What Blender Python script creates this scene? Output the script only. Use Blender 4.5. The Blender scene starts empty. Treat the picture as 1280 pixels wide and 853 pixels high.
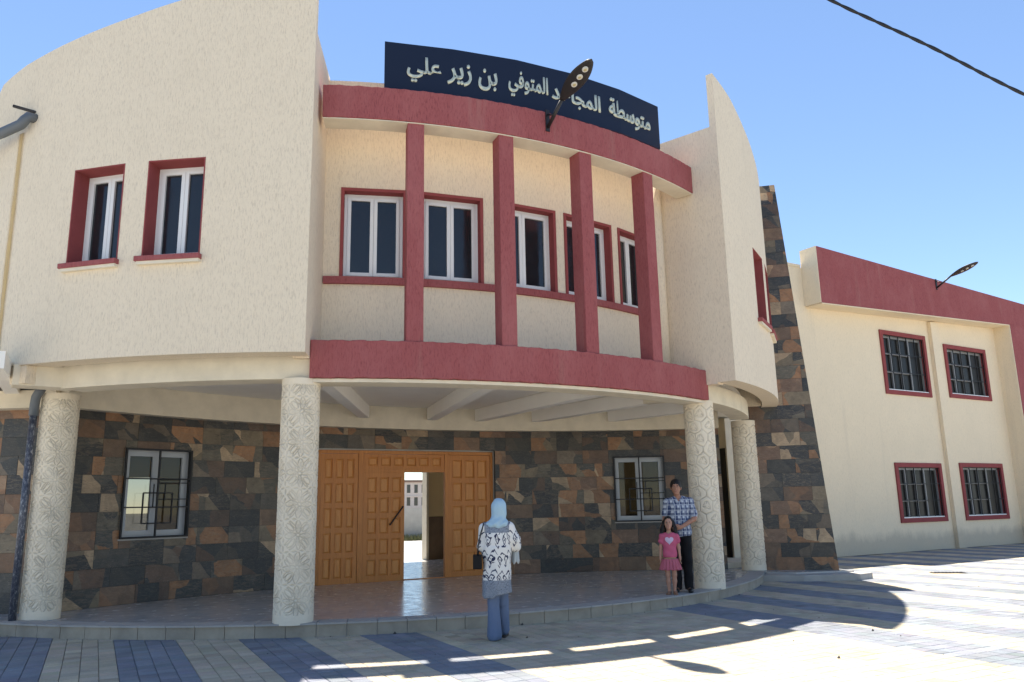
import bpy, math, random
import numpy as np
from mathutils import Matrix, Vector
random.seed(7)
rng = np.random.RandomState(5)
R = math.radians
sc = bpy.context.scene
col = sc.collection

# ------------------------------------------------------------------ camera
CAM = (-5.99, -11.112, 1.6)
cd = bpy.data.cameras.new('camera'); cam = bpy.data.objects.new('camera', cd); col.objects.link(cam)
sc.camera = cam
cd.sensor_width = 36.0; cd.lens = 987.86/1280*36; cd.clip_start = .05; cd.clip_end = 3000
HD, PI_, RO = R(27.5), R(11.838), R(-1.1225)
fh = Vector((math.sin(HD), math.cos(HD), 0)); rt = Vector((math.cos(HD), -math.sin(HD), 0))
fw = fh*math.cos(PI_)+Vector((0, 0, math.sin(PI_)))
up = -fh*math.sin(PI_)+Vector((0, 0, math.cos(PI_)))
cr = rt*math.cos(RO)+up*math.sin(RO); cu = -rt*math.sin(RO)+up*math.cos(RO)
m3 = Matrix((cr, cu, -fw)).transposed().to_4x4(); m3.translation = Vector(CAM)
cam.matrix_world = m3
# ------------------------------------------------------------------ light
SUN = Vector((.075, .333, 1.0)).normalized()
el = math.asin(SUN.z); az = math.atan2(SUN.x, SUN.y)
w = bpy.data.worlds.new('World'); sc.world = w; w.use_nodes = True
nt = w.node_tree; bg = nt.nodes['Background']
sk = nt.nodes.new('ShaderNodeTexSky'); sk.sky_type = 'NISHITA'; sk.sun_disc = False
sk.sun_elevation = el; sk.sun_rotation = az; sk.altitude = 900; sk.air_density = 1.0; sk.dust_density = .0; sk.ozone_density = 2.2
nt.links.new(sk.outputs[0], bg.inputs[0]); bg.inputs[1].default_value = .076
sd = bpy.data.lights.new('sun', 'SUN'); sd.energy = 4.3; sd.angle = R(.53); sd.color = (1, .935, .83)
so = bpy.data.objects.new('sun', sd); col.objects.link(so); so.location = (0, 0, 30)
so.rotation_euler = SUN.to_track_quat('Z', 'Y').to_euler()
sc.view_settings.view_transform = 'Standard'; sc.view_settings.look = 'None'
sc.view_settings.gamma = 1; sc.view_settings.exposure = 1.56
sc.render.engine = 'CYCLES'
sc.cycles.max_bounces = 8; sc.cycles.diffuse_bounces = 5; sc.cycles.use_denoising = True

# ------------------------------------------------------------------ helpers
ORG = {}
def tagit(o, label=None, cat=None, group=None, kind=None):
    if label: o['label'] = label
    if cat: o['category'] = cat
    if group: o['group'] = group
    if kind: o['kind'] = kind
    return o
def thing(name, loc, label, cat, group=None):
    o = bpy.data.objects.new(name, None); col.objects.link(o); o.location = loc
    o.empty_display_size = .3
    ORG[o.name] = Vector(loc)
    return tagit(o, label, cat, group)
class MB:
    def __init__(s): s.v = []; s.f = []; s.m = []
    def add(s, vs, fs, mi=0):
        n = len(s.v); s.v += [tuple(p) for p in vs]; s.f += [tuple(i+n for i in f) for f in fs]; s.m += [mi]*len(fs); return s
    def hexa(s, p, mi=0):      # p: 8 points, bottom ring 0-3 then top ring 4-7
        return s.add(p, [(3, 2, 1, 0), (4, 5, 6, 7), (0, 1, 5, 4), (1, 2, 6, 5), (2, 3, 7, 6), (3, 0, 4, 7)], mi)
    def box(s, F, x0, x1, y0, y1, z0, z1, mi=0):
        return s.hexa([F(x, y, z) for z in (z0, z1) for x, y in ((x0, y0), (x1, y0), (x1, y1), (x0, y1))], mi)
    def tube(s, pts, rad, n=10, mi=0, caps=True):
        pts = [Vector(p) for p in pts]; rad = rad if hasattr(rad, '__len__') else [rad]*len(pts)
        vs = []; fs = []; ref = None
        for i, p in enumerate(pts):
            t = (pts[min(i+1, len(pts)-1)]-pts[max(i-1, 0)]).normalized()
            if ref is None: ref = t.orthogonal().normalized()
            a = (ref-t*ref.dot(t)).normalized(); ref = a; b = t.cross(a)
            for k in range(n):
                q = 2*math.pi*k/n; vs.append(p+(a*math.cos(q)+b*math.sin(q))*rad[i])
        for i in range(len(pts)-1):
            for k in range(n): fs.append((i*n+k, i*n+(k+1) % n, (i+1)*n+(k+1) % n, (i+1)*n+k))
        if caps: fs += [tuple(range(n))[::-1], tuple(range((len(pts)-1)*n, len(pts)*n))]
        return s.add(vs, fs, mi)
    def build(s, name, mat, parent=None, smooth=False, kind=None, origin=None, bevel=0):
        off = Vector((0, 0, 0)); root = parent
        while root is not None and root.parent is not None: root = root.parent
        if root is not None: off = ORG.get(root.name, Vector((0, 0, 0)))
        loc = Vector((0, 0, 0))
        if parent is None and origin is not None: off = Vector(origin); loc = off
        me = bpy.data.meshes.new(name)
        me.from_pydata([(p[0]-off.x, p[1]-off.y, p[2]-off.z) for p in s.v], [], s.f)
        mats = mat if isinstance(mat, (list, tuple)) else [mat]
        for k in mats: me.materials.append(k)
        if len(mats) > 1: me.polygons.foreach_set('material_index', s.m)
        o = bpy.data.objects.new(name, me); col.objects.link(o)
        if parent is not None: o.parent = parent
        else: o.location = loc; ORG[o.name] = off
        if smooth: me.polygons.foreach_set('use_smooth', [True]*len(me.polygons))
        me.update()
        import bmesh
        bm = bmesh.new(); bm.from_mesh(me)
        if len(bm.faces) < 20000: bmesh.ops.recalc_face_normals(bm, faces=bm.faces)
        bm.to_mesh(me); bm.free()
        if bevel:
            md = o.modifiers.new('bevel', 'BEVEL'); md.width = bevel; md.segments = 2; md.limit_method = 'ANGLE'
        if kind: o['kind'] = kind
        return o
def frame(o, ux, uy, uz=(0, 0, 1)):
    o = Vector(o); ux = Vector(ux).normalized(); uy = Vector(uy).normalized(); uz = Vector(uz)
    return lambda x, y, z: o+ux*x+uy*y+uz*z
W0 = lambda x, y, z: Vector((x, y, z))
CC = Vector((0, 8.2, 0))
def pol(th, r, z=0.0):
    t = R(th); return Vector((r*math.sin(t), 8.2-r*math.cos(t), z))
def polframe(th, r, z=0.0):
    t = R(th); return frame(pol(th, r, z), (math.cos(t), math.sin(t), 0), (math.sin(t), -math.cos(t), 0))
def shell(mb, M, S, Z, d0, d1, solid=lambda s, z: True, mi=0, back=True):
    """wall sheet with openings. M(s, d, z01) -> point; d0 front, d1 back"""
    ns, nz = len(S)-1, len(Z)-1
    ok = [[solid((S[i]+S[i+1])/2, (Z[j]+Z[j+1])/2) for j in range(nz)] for i in range(ns)]
    V = {}
    def vid(i, j, d):
        k = (i, j, d)
        if k not in V: V[k] = len(mb.v); mb.v.append(tuple(M(S[i], d0 if d == 0 else d1, Z[j])))
        return V[k]
    def q(a): mb.f.append(a); mb.m.append(mi)
    for i in range(ns):
        for j in range(nz):
            if not ok[i][j]: continue
            q((vid(i, j, 0), vid(i+1, j, 0), vid(i+1, j+1, 0), vid(i, j+1, 0)))
            if back: q((vid(i, j+1, 1), vid(i+1, j+1, 1), vid(i+1, j, 1), vid(i, j, 1)))
            if i == 0 or not ok[i-1][j]: q((vid(i, j, 1), vid(i, j, 0), vid(i, j+1, 0), vid(i, j+1, 1)))
            if i == ns-1 or not ok[i+1][j]: q((vid(i+1, j, 0), vid(i+1, j, 1), vid(i+1, j+1, 1), vid(i+1, j+1, 0)))
            if j == 0 or not ok[i][j-1]: q((vid(i, j, 0), vid(i, j, 1), vid(i+1, j, 1), vid(i+1, j, 0)))
            if j == nz-1 or not ok[i][j+1]: q((vid(i, j+1, 0), vid(i+1, j+1, 0), vid(i+1, j+1, 1), vid(i, j+1, 1)))
    return mb
def steps(a, b, n): return [a+(b-a)*i/n for i in range(n+1)]
def merge(*L):
    x = sorted(sum([list(l) for l in L], [])); o = [x[0]]
    for v in x[1:]:
        if v-o[-1] > 1e-4: o.append(v)
    return o

# ------------------------------------------------------------------ materials
def mat(name, base=(.5, .5, .5), rough=.7, metal=0.0, spec=.5):
    m = bpy.data.materials.new(name); m.use_nodes = True
    b = m.node_tree.nodes['Principled BSDF']
    b.inputs['Base Color'].default_value = (*base, 1); b.inputs['Roughness'].default_value = rough
    b.inputs['Metallic'].default_value = metal; b.inputs['Specular IOR Level'].default_value = spec
    return m
class N:
    def __init__(s, m): s.m = m; s.t = m.node_tree; s.b = s.t.nodes['Principled BSDF']
    def n(s, typ, **k):
        x = s.t.nodes.new('ShaderNode'+typ)
        for a, b in k.items():
            if a.startswith('i_'): x.inputs[a[2:].replace('_', ' ')].default_value = b
            else: setattr(x, a, b)
        return x
    def l(s, a, b): s.t.links.new(a, b)
    def coord(s, scale=(1, 1, 1), kind='Object', rnd=False):
        t = s.n('TexCoord'); mp = s.n('Mapping'); mp.inputs['Scale'].default_value = scale
        s.l(t.outputs[kind], mp.inputs['Vector'])
        if rnd:
            oi = s.n('ObjectInfo'); mu = s.n('Math', operation='MULTIPLY'); mu.inputs[1].default_value = 97.0
            s.l(oi.outputs['Random'], mu.inputs[0]); cb = s.n('CombineXYZ')
            for q in range(3): s.l(mu.outputs[0], cb.inputs[q])
            s.l(cb.outputs[0], mp.inputs['Location'])
        return mp.outputs[0]
    def noise(s, v, scale, detail=4, rough=.55, dist=0):
        x = s.n('TexNoise'); x.inputs['Scale'].default_value = scale; x.inputs['Detail'].default_value = detail
        x.inputs['Roughness'].default_value = rough; x.inputs['Distortion'].default_value = dist
        s.l(v, x.inputs['Vector']); return x.outputs['Fac']
    def ramp(s, f, stops, mode='LINEAR'):
        x = s.n('ValToRGB'); x.color_ramp.interpolation = mode; e = x.color_ramp.elements
        while len(e) > 1: e.remove(e[-1])
        e[0].position = stops[0][0]; e[0].color = (*stops[0][1], 1)
        for p, c in stops[1:]: y = e.new(p); y.color = (*c, 1)
        s.l(f, x.inputs[0]); return x.outputs[0]
    def mix(s, f, a, b, mode='MIX'):
        x = s.n('Mix', data_type='RGBA', blend_type=mode)
        for v, i in ((f, 0), (a, 6), (b, 7)):
            if hasattr(v, 'links'): s.l(v, x.inputs[i])
            else: x.inputs[i].default_value = v if i == 0 else (*v, 1)
        return x.outputs[2]
    def math(s, op, a, b=0.0, c=None):
        x = s.n('Math', operation=op)
        for i, v in enumerate((a, b, c)):
            if v is None: continue
            if hasattr(v, 'links'): s.l(v, x.inputs[i])
            else: x.inputs[i].default_value = v
        return x.outputs[0]
    def bump(s, h, strength=.5, dist=.01):
        x = s.n('Bump'); x.inputs['Strength'].default_value = strength; x.inputs['Distance'].default_value = dist
        s.l(h, x.inputs['Height']); s.l(x.outputs[0], s.b.inputs['Normal'])
    def col(s, c): s.l(c, s.b.inputs['Base Color'])
    def rough(s, c): s.l(c, s.b.inputs['Roughness'])
g3 = lambda v: (v, v, v)

def stucco(name, base, dark, stain=.5, bs=.9):
    m = mat(name, base, .92, spec=.15); k = N(m)
    v = k.coord((1, 1, .16)); v2 = k.coord()
    v = k.coord((1, 1, .2)); fine = k.noise(v, 62, 4, .7); mid = k.noise(k.coord((1, 1, .22)), 26, 3, .6); big = k.noise(v2, .8, 6, .65)
    drip = k.noise(k.coord((1, 1, .06)), 2.6, 5, .7)
    c = k.mix(k.math('MULTIPLY', k.ramp(fine, [(.34, g3(1)), (.5, g3(0))]), .8), base, dark)
    c = k.mix(k.math('MULTIPLY', k.ramp(mid, [(.28, g3(1)), (.42, g3(0))]), .35), c, dark)
    c = k.mix(k.math('MULTIPLY', k.ramp(big, [(.42, g3(0)), (.72, g3(1))]), .30*max(stain, .5)), c, tuple(x*.84 for x in base))
    c = k.mix(k.math('MULTIPLY', k.ramp(drip, [(.60, g3(0)), (.78, g3(1))]), .22*stain), c, (.42, .36, .28))
    k.col(c)
    h = k.math('ADD', fine, k.math('MULTIPLY', mid, .5))
    k.bump(h, bs, .012); return m
CREAM = (.80, .685, .52)
M_STUC = stucco('cream_stucco', CREAM, (.60, .50, .38), .9)
M_STUCR = stucco('right_block_stucco', (.84, .71, .515), (.71, .60, .43), 1.0, .6)
def splash(m):
    k = N(m); src = m.node_tree.nodes['Principled BSDF'].inputs['Base Color'].links[0].from_socket
    t = k.n('TexCoord'); sx = k.n('SeparateXYZ'); k.l(t.outputs['Object'], sx.inputs[0])
    h = k.math('ADD', sx.outputs[2], k.math('MULTIPLY', k.noise(k.coord((1, 1, .4)), 2.2, 6, .7), -.75))
    k.col(k.mix(k.math('MULTIPLY', k.ramp(h, [(0, g3(1)), (.28, g3(0))]), .45), src, (.36, .30, .23)))
splash(M_STUCR)
M_RED = stucco('red_stucco', (.335, .098, .098), (.20, .05, .055), 1.0, .9)
_k = N(M_RED); _s = M_RED.node_tree.nodes['Principled BSDF'].inputs['Base Color'].links[0].from_socket
_k.col(_k.mix(_k.math('MULTIPLY', _k.ramp(_k.noise(_k.coord((1, 1, .5)), 1.7, 6, .7), [(.45, g3(0)), (.7, g3(1))]), .4), _s, (.42, .16, .155)))
def plaster(name, base, var=.85, bs=.25):
    m = mat(name, base, .85, spec=.2); k = N(m); v = k.coord()
    a = k.noise(v, 3, 5, .6); b = k.noise(v, 30, 4)
    k.col(k.mix(k.ramp(a, [(.35, g3(0)), (.7, g3(1))]), base, tuple(x*var for x in base)))
    k.bump(k.math('ADD', b, a), bs, .01); return m
M_BEAM = plaster('cream_beam_paint', (.76, .68, .53))
M_SOFF = plaster('porch_ceiling_paint', (.90, .86, .78), .96)
M_LINE = plaster('red_window_lining', (.29, .07, .07), .85)
M_COLUMN = plaster('carved_column_plaster', (.82, .72, .56), .9, .4)
_k = N(M_COLUMN); _a = _k.n('Attribute'); _a.attribute_name = 'groove_shade'
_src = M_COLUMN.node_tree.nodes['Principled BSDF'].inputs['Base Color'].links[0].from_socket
_k.col(_k.mix(_k.math('MULTIPLY', _a.outputs['Fac'], .5), _src, (.27, .24, .20)))   # shade of the carved lines painted into the plaster colour
M_WHITEPVC = mat('white_pvc', (.78, .78, .76), .35)
M_GREYPVC = mat('grey_white_frame', (.42, .43, .44), .4)
M_BLKPVC = mat('dark_grey_frame', (.24, .24, .235), .45)  # even dark grey, used on the right block sashes
M_IRON = mat('black_iron', (.015, .015, .017), .5, .3)
M_LAMP = mat('dark_lamp_metal', (.03, .027, .028), .45, .4)
def glassy(name, base, rough=.04, spec=.8):
    m = mat(name, base, rough, spec=spec); return m
M_DGLASS = glassy('dark_window_glass', (.014, .016, .019), .04, .6)
_k = N(M_DGLASS); _k.bump(_k.noise(_k.coord(), 1.6, 2), .05, .1)
_k.rough(_k.ramp(_k.noise(_k.coord((1, 1, .5)), 4, 5, .7), [(.35, g3(.02)), (.7, g3(.22))]))
def clear_glass():
    m = bpy.data.materials.new('clear_glass'); m.use_nodes = True; t = m.node_tree; t.nodes.clear()
    o = t.nodes.new('ShaderNodeOutputMaterial'); mx = t.nodes.new('ShaderNodeMixShader'); tr = t.nodes.new('ShaderNodeBsdfTransparent')
    gl = t.nodes.new('ShaderNodeBsdfGlossy'); fr = t.nodes.new('ShaderNodeFresnel'); fr.inputs[0].default_value = 1.4
    gl.inputs['Roughness'].default_value = .02; tr.inputs[0].default_value = (.5, .5, .48, 1)
    t.links.new(fr.outputs[0], mx.inputs[0]); t.links.new(tr.outputs[0], mx.inputs[1]); t.links.new(gl.outputs[0], mx.inputs[2]); t.links.new(mx.outputs[0], o.inputs[0])
    return m
M_GLASS = clear_glass()
M_DUSTY = glassy('dusty_dark_pane', (.022, .021, .019), .3, .2)
def stone():
    m = mat('slate_look_tile', (.1, .1, .1), .36, spec=.45); k = N(m)
    v = k.coord((1, 1, 1), rnd=True)
    # diagonal shards of different stone inside each tile
    rot = k.n('VectorRotate'); rot.inputs['Axis'].default_value = (0.3, 1, .2); rot.inputs['Angle'].default_value = .6; k.l(v, rot.inputs['Vector'])
    mp = k.n('Mapping'); mp.inputs['Scale'].default_value = (1.55, 1.55, 1.0); k.l(rot.outputs[0], mp.inputs[0])
    nz = k.n('TexNoise'); nz.inputs['Scale'].default_value = 4; nz.inputs['Detail'].default_value = 3; k.l(v, nz.inputs['Vector'])
    ad = k.mix(.05, mp.outputs[0], nz.outputs['Color'], 'LINEAR_LIGHT')
    vo = k.n('TexVoronoi'); vo.inputs['Scale'].default_value = 1.6; k.l(ad, vo.inputs['Vector'])
    sp = k.n('SeparateColor'); k.l(vo.outputs['Color'], sp.inputs[0])
    c = k.ramp(sp.outputs[0], [(0, (.026, .027, .028)), (.2, (.085, .074, .054)), (.34, (.020, .021, .024)), (.46, (.22, .105, .045)), (.56, (.042, .042, .038)), (.66, (.27, .13, .056)), (.76, (.15, .115, .072)), (.88, (.34, .24, .145))], 'CONSTANT')
    ve = k.n('Mapping'); ve.inputs['Rotation'].default_value = (0, .5, 0); ve.inputs['Scale'].default_value = (5, 5, 22); k.l(v, ve.inputs[0])
    vein = k.noise(ve.outputs[0], 1.0, 6, .7, 1.5)
    c = k.mix(k.math('MULTIPLY', k.ramp(vein, [(.48, g3(0)), (.60, g3(1))]), .42), c, (.17, .125, .08))
    c = k.mix(k.math('MULTIPLY', k.ramp(vein, [(.32, g3(1)), (.43, g3(0))]), .6), c, (.012, .013, .015))
    oi = k.n('ObjectInfo')
    pick = k.ramp(oi.outputs['Random'], [(0, (1, 0, 0)), (.22, (0, 1, 0)), (.34, (0, 0, 0)), (.62, (1, 0, 0)), (.72, (0, 0, 0)), (.92, (0, 1, 0))], 'CONSTANT')
    pc = k.n('SeparateColor'); k.l(pick, pc.inputs[0])
    blot = k.ramp(k.noise(v, 5.0, 5, .65, .8), [(.3, g3(.7)), (.7, g3(1.3))])
    c = k.mix(k.math('MULTIPLY', pc.outputs[0], .62), c, (.034, .036, .038)); c = k.mix(k.math('MULTIPLY', pc.outputs[1], .62), c, (.185, .098, .054))
    c = k.mix(1.0, c, blot, 'MULTIPLY')
    c = k.mix(k.math('MULTIPLY', k.ramp(vein2 := k.noise(ve.outputs[0], 2.2, 7, .75, 2.5), [(.55, g3(0)), (.62, g3(1))]), .45), c, (.24, .20, .15))
    c = k.mix(1.0, c, k.ramp(oi.outputs['Random'], [(0, g3(.75)), (1, g3(1.3))]), 'MULTIPLY')
    k.col(c); k.bump(k.math('ADD', vein, k.noise(v, 45, 4)), .5, .006); return m
M_STONE = stone()
M_GROUT = mat('dark_tile_bed', (.035, .033, .03), .9)
def wood(name, a, b):
    m = mat(name, a, .42, spec=.4); k = N(m); v = k.coord((14, 14, .9)); f = k.noise(v, 2.2, 6, .65, 1.2)
    c = k.mix(k.ramp(f, [(.35, g3(0)), (.65, g3(1))]), a, b)
    c = k.mix(k.math('MULTIPLY', k.noise(k.coord((1, 1, .3)), 2.5), .5), c, tuple(x*.75 for x in a)); k.col(c)
    k.bump(f, .15, .004); return m
M_WOOD = wood('varnished_orange_wood', (.62, .245, .058), (.47, .16, .034))
M_WOOD2 = wood('door_panel_wood', (.68, .295, .08), (.54, .20, .048))
def marble():
    m = mat('marble_floor', (.35, .33, .33), .22, spec=.5); k = N(m)
    v = k.coord((.55, 2.6, 1)); a = k.noise(v, 1.2, 8, .65, 1.0); b = k.noise(k.coord((1, 1, 1)), 1.4, 4)
    c = k.ramp(a, [(.28, (.27, .30, .35)), (.45, (.42, .42, .42)), (.6, (.54, .50, .46)), (.75, (.40, .42, .46))])
    c = k.mix(k.math('MULTIPLY', b, .5), c, (.46, .45, .43)); k.col(c)
    br = k.n('TexBrick'); br.inputs['Scale'].default_value = 1.0; br.inputs['Mortar Size'].default_value = .004
    k.l(k.coord((1.25, 1.25, 1.25)), br.inputs['Vector'])
    k.rough(k.ramp(k.noise(k.coord(), 6, 5), [(.3, g3(.12)), (.7, g3(.3))])); return m
M_MARBLE = marble()
M_RISER = plaster('beige_riser_tile', (.42, .36, .28), .7, .3)
M_NOSE = plaster('stone_nosing', (.45, .42, .38), .8, .2)
M_INT = plaster('hall_paint', (.74, .57, .32), .95)
M_DADO = plaster('hall_brown_dado', (.24, .17, .115), .8)
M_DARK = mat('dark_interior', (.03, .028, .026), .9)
M_SIGN = mat('navy_sign_sheet', (.007, .014, .036), .6, spec=.25)
M_LETTER = mat('pale_gold_letters', (.52, .54, .44), .35, .35)
def paver():
    m = mat('concrete_paver', (.3, .3, .3), .88, spec=.25); k = N(m)
    at = k.n('Attribute'); at.attribute_name = 'tint'
    v = k.coord(); n = k.noise(v, 90, 3); n2 = k.noise(v, 1.3, 5, .65)
    c = k.mix(1.0, at.outputs['Color'], k.ramp(n, [(.3, g3(.8)), (.7, g3(1.15))]), 'MULTIPLY')
    c = k.mix(1.0, c, k.ramp(n2, [(.3, g3(.82)), (.7, g3(1.12))]), 'MULTIPLY')
    k.col(c); k.bump(n, .4, .004); return m
M_PAVER = paver()
def far_ground():
    m = mat('far_paving', (.36, .33, .28), .9, spec=.2); k = N(m); v = k.coord(); a = k.noise(v, .25, 5); b = k.noise(v, 18, 3)
    c = k.mix(a, (.38, .345, .28), (.27, .285, .31)); c = k.mix(1.0, c, k.ramp(b, [(.3, g3(.85)), (.7, g3(1.1))]), 'MULTIPLY'); k.col(c); return m
M_GROUND = far_ground()
M_SAND = mat('paver_bed_sand', (.17, .16, .145), .95)

# ------------------------------------------------------------------ ground
mb = MB(); mb.add([(-700, -700, -.035), (700, -700, -.035), (700, 700, -.035), (-700, 700, -.035)], [(0, 1, 2, 3)])
g = mb.build('ground', M_GROUND, kind='structure')
CB = [(.222, .234, .256), (.47, .405, .30)]    # blue, sand yellow
PW = .178
def stripe(u):
    if -2.09 < u < 1.95: return 1
    if u <= -2.09: return int(math.floor((-2.09-u)/.712)) % 2
    if u < 2.90: return 0
    return 1-int(math.floor((u-2.90)/.712)) % 2
def blue_or_yellow(u):
    return CB[stripe(u)]
pave = bpy.data.objects.new('plaza_pavement', None)
def near_platform(x, y):
    # true when the paver lies under the raised platform or a building
    if (x*x+(y-8.2)**2) < 9.02**2 and y < 9: return True
    if y > 5.3+.0594*(x-15.1)+.3 and x > 6: return True
    if y > 2.2 and x < 8.2: return True
    return False
def paver_rows():
    xs = -9.0; out = []
    i = 0
    while xs+i*PW < 30:
        x = -2.09+ (i-39)*PW+PW/2
        for j in range(-44, 42):
            y = j*PW+PW/2
            if not near_platform(x, y): out.append((x, y))
        i += 1
    return out
PV = paver_rows()
def pmesh(p, tint, loc0=(0, 0)):
    x, y = p; s = PW/2-.0022; b = .006; t = rng.normal(0, .0007); z = t
    sl = rng.normal(0, .0006, 2)
    top = [(x-loc0[0]+a*(s-b), y-loc0[1]+c*(s-b), z+a*sl[0]+c*sl[1]) for a, c in ((-1, -1), (1, -1), (1, 1), (-1, 1))]
    low = [(x-loc0[0]+a*s, y-loc0[1]+c*s, z-.006) for a, c in ((-1, -1), (1, -1), (1, 1), (-1, 1))]
    bot = [(q[0], q[1], -.034) for q in low]
    return bot+low+top
PF = [(8, 9, 10, 11)]+[(4+i, 4+(i+1) % 4, 8+(i+1) % 4, 8+i) for i in range(4)]+[(i, (i+1) % 4, 4+(i+1) % 4, 4+i) for i in range(4)]
def tint_of(p):
    c = np.array(blue_or_yellow(p[0])); return tuple(np.clip(c*(1+rng.normal(0, .07))*(1+rng.normal(0, .02, 3)), .02, .9))
def addtint(me, tints, per):
    a = me.color_attributes.new('tint', 'FLOAT_COLOR', 'POINT')
    arr = np.ones((len(me.vertices), 4), np.float32); arr[:, :3] = np.repeat(np.array(tints), per, axis=0); a.data.foreach_set('color', arr.ravel())
def vis_score(p):
    d = Vector((p[0]-CAM[0], p[1]-CAM[1], -CAM[2])); f = d.dot(fw)
    if f < .5: return 1e9
    X = d.dot(cr)/f*987.86; Y = -d.dot(cu)/f*987.86
    if abs(X) > 636 or Y > 424: return 1e9
    return d.length
order = sorted(range(len(PV)), key=lambda i: vis_score(PV[i]))
near_ids = set(order[:300])
mbp = MB(); mbp.v = []
base_me = MB()
pav = tagit(MB().add([(-9.0, -7.9, -.030), (33, -7.9, -.030), (33, 7.6, -.030), (-9.0, 7.6, -.030)], [(0, 1, 2, 3)]).build('plaza_pavement', M_SAND), kind='structure')
rest_v = []; rest_f = []; rest_t = []
for i, p in enumerate(PV):
    t = tint_of(p)
    if i in near_ids:
        me = bpy.data.meshes.new('paver'); me.from_pydata(pmesh(p, t, p), [], PF); me.materials.append(M_PAVER); addtint(me, [t], 12)
        o = bpy.data.objects.new('paver', me); o.location = (p[0], p[1], 0); col.objects.link(o); o.parent = pav
    else:
        n = len(rest_v); rest_v += pmesh(p, t); rest_f += [tuple(a+n for a in f) for f in PF]; rest_t.append(t)
me = bpy.data.meshes.new('paver_field'); me.from_pydata(rest_v, [], rest_f); me.materials.append(M_PAVER); addtint(me, rest_t, 12)
o = bpy.data.objects.new('paver_field', me); col.objects.link(o); o.parent = pav; o['kind'] = 'stuff'

# ------------------------------------------------------------------ platform
PR = 9.18
plat = MB()
th0, th1 = -50.5, 47.0
TH = steps(th0, th1, 90)
ring = [tuple(pol(t, PR-.03, .15)) for t in TH]; low = [tuple(pol(t, PR-.03, -.03)) for t in TH]
back = [(8.8, 1.3, .15), (9.6, 6.3, .15), (2.65, 6.3, .15), (2.65, 11.4, .15), (-1.0, 11.4, .15), (-1.0, 6.3, .15), (-9.5, 6.3, .15), (-9.5, 2.6, .15)]
pts = ring+[(7.05, 1.35, .15), (8.3, .95, .15)]+back[1:]
nn = len(pts)
plat.add(pts+[(x, y, -.03) for x, y, z in pts], [tuple(range(nn))]+[(i, (i+1) % nn, nn+(i+1) % nn, nn+i) for i in range(nn)])
po = plat.build('entrance_platform', M_MARBLE, kind='structure')
# nosing strip and riser tiles
seg = 30
for i in range(40):
    a = th0+(th1-th0)*i/40; b = th0+(th1-th0)*(i+1)/40-.05
    q = MB(); A = [pol(t, r, z) for t in (a, b) for r, z in ((PR-.32, .1505), (PR+.015, .1505), (PR+.015, .172), (PR-.32, .172))]
    q.add(A, [(0, 1, 2, 3), (7, 6, 5, 4), (0, 4, 5, 1), (1, 5, 6, 2), (2, 6, 7, 3), (3, 7, 4, 0)]); q.build('nosing_slab', M_NOSE, po)
    jz = random.uniform(-.002, .002)
    q = MB(); A = [pol(t, r, z) for t in (a, b) for r, z in ((PR-.03, -.02), (PR-.006+jz, -.02), (PR-.006+jz, .149), (PR-.03, .149))]
    q.add(A, [(0, 1, 2, 3), (7, 6, 5, 4), (0, 4, 5, 1), (1, 5, 6, 2), (2, 6, 7, 3), (3, 7, 4, 0)]); q.build('riser_tile', M_RISER, po)
# low plinth beside the buttress
q = MB(); A = [(6.3, 1.55), (6.9, 1.02), (8.0, .55), (8.45, .62), (8.5, 1.25), (7.2, 2.2)]
q.add([(x, y, -.02) for x, y in A]+[(x, y, .12) for x, y in A], [tuple(range(6))[::-1], tuple(range(6, 12))]+[(i, (i+1) % 6, 6+(i+1) % 6, 6+i) for i in range(6)])
q.build('buttress_plinth', M_NOSE, po, bevel=.01)
q = MB().box(W0, -9.4, -6.75, 2.55, 3.7, -.02, .148); q.build('side_ramp', M_NOSE, po, bevel=.01)

# ------------------------------------------------------------------ main building
bld = thing('school_building', (0, 5, 0), 'cream and red school entrance building with curved balcony on carved columns', 'building')
# -- stone wall behind the porch (arc bowed away from the viewer)
WC = (-.25, -6.2); WR = 11.4
def arc(ph, d, z): # ph degrees, d positive towards the viewer
    t = R(ph); r = WR-d; return Vector((WC[0]+r*math.sin(t), WC[1]+r*math.cos(t), z))
def phi(u): return math.degrees(math.asin((u-WC[0])/WR))
pL0, pL1 = phi(-5.62), phi(-4.53); pR0, pR1 = phi(4.52), phi(5.55); pD0, pD1 = phi(-2.06), phi(1.9)
OPEN = [(pL0, pL1, 1.2, 2.70), (pR0, pR1, 1.22, 2.68), (pD0, pD1, .0, 2.84)]
def hole(s, z): return not any(a < s < b and c < z < d for a, b, c, d in OPEN)
PH0, PH1 = -33.0, 37.0
sw = MB(); shell(sw, arc, merge(steps(PH0, PH1, 40), [pL0, pL1, pR0, pR1, pD0, pD1]), merge([0, .15, 1.2, 1.22, 2.68, 2.70, 2.84, 3.74]), 0.0, -.25, hole)
swo = sw.build('stone_wall', M_GROUT, bld)
TILE_H, TILE_W = .298, .60
tile_cache = {}
def clip(poly, a, b, c):  # keep a*x+b*y<=c
    out = []
    for i in range(len(poly)):
        p, q = poly[i], poly[(i+1) % len(poly)]; dp = a*p[0]+b*p[1]-c; dq = a*q[0]+b*q[1]-c
        if dp <= 0: out.append(p)
        if (dp < 0 < dq) or (dq < 0 < dp): t = dp/(dp-dq); out.append((p[0]+(q[0]-p[0])*t, p[1]+(q[1]-p[1])*t))
    return out
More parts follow.
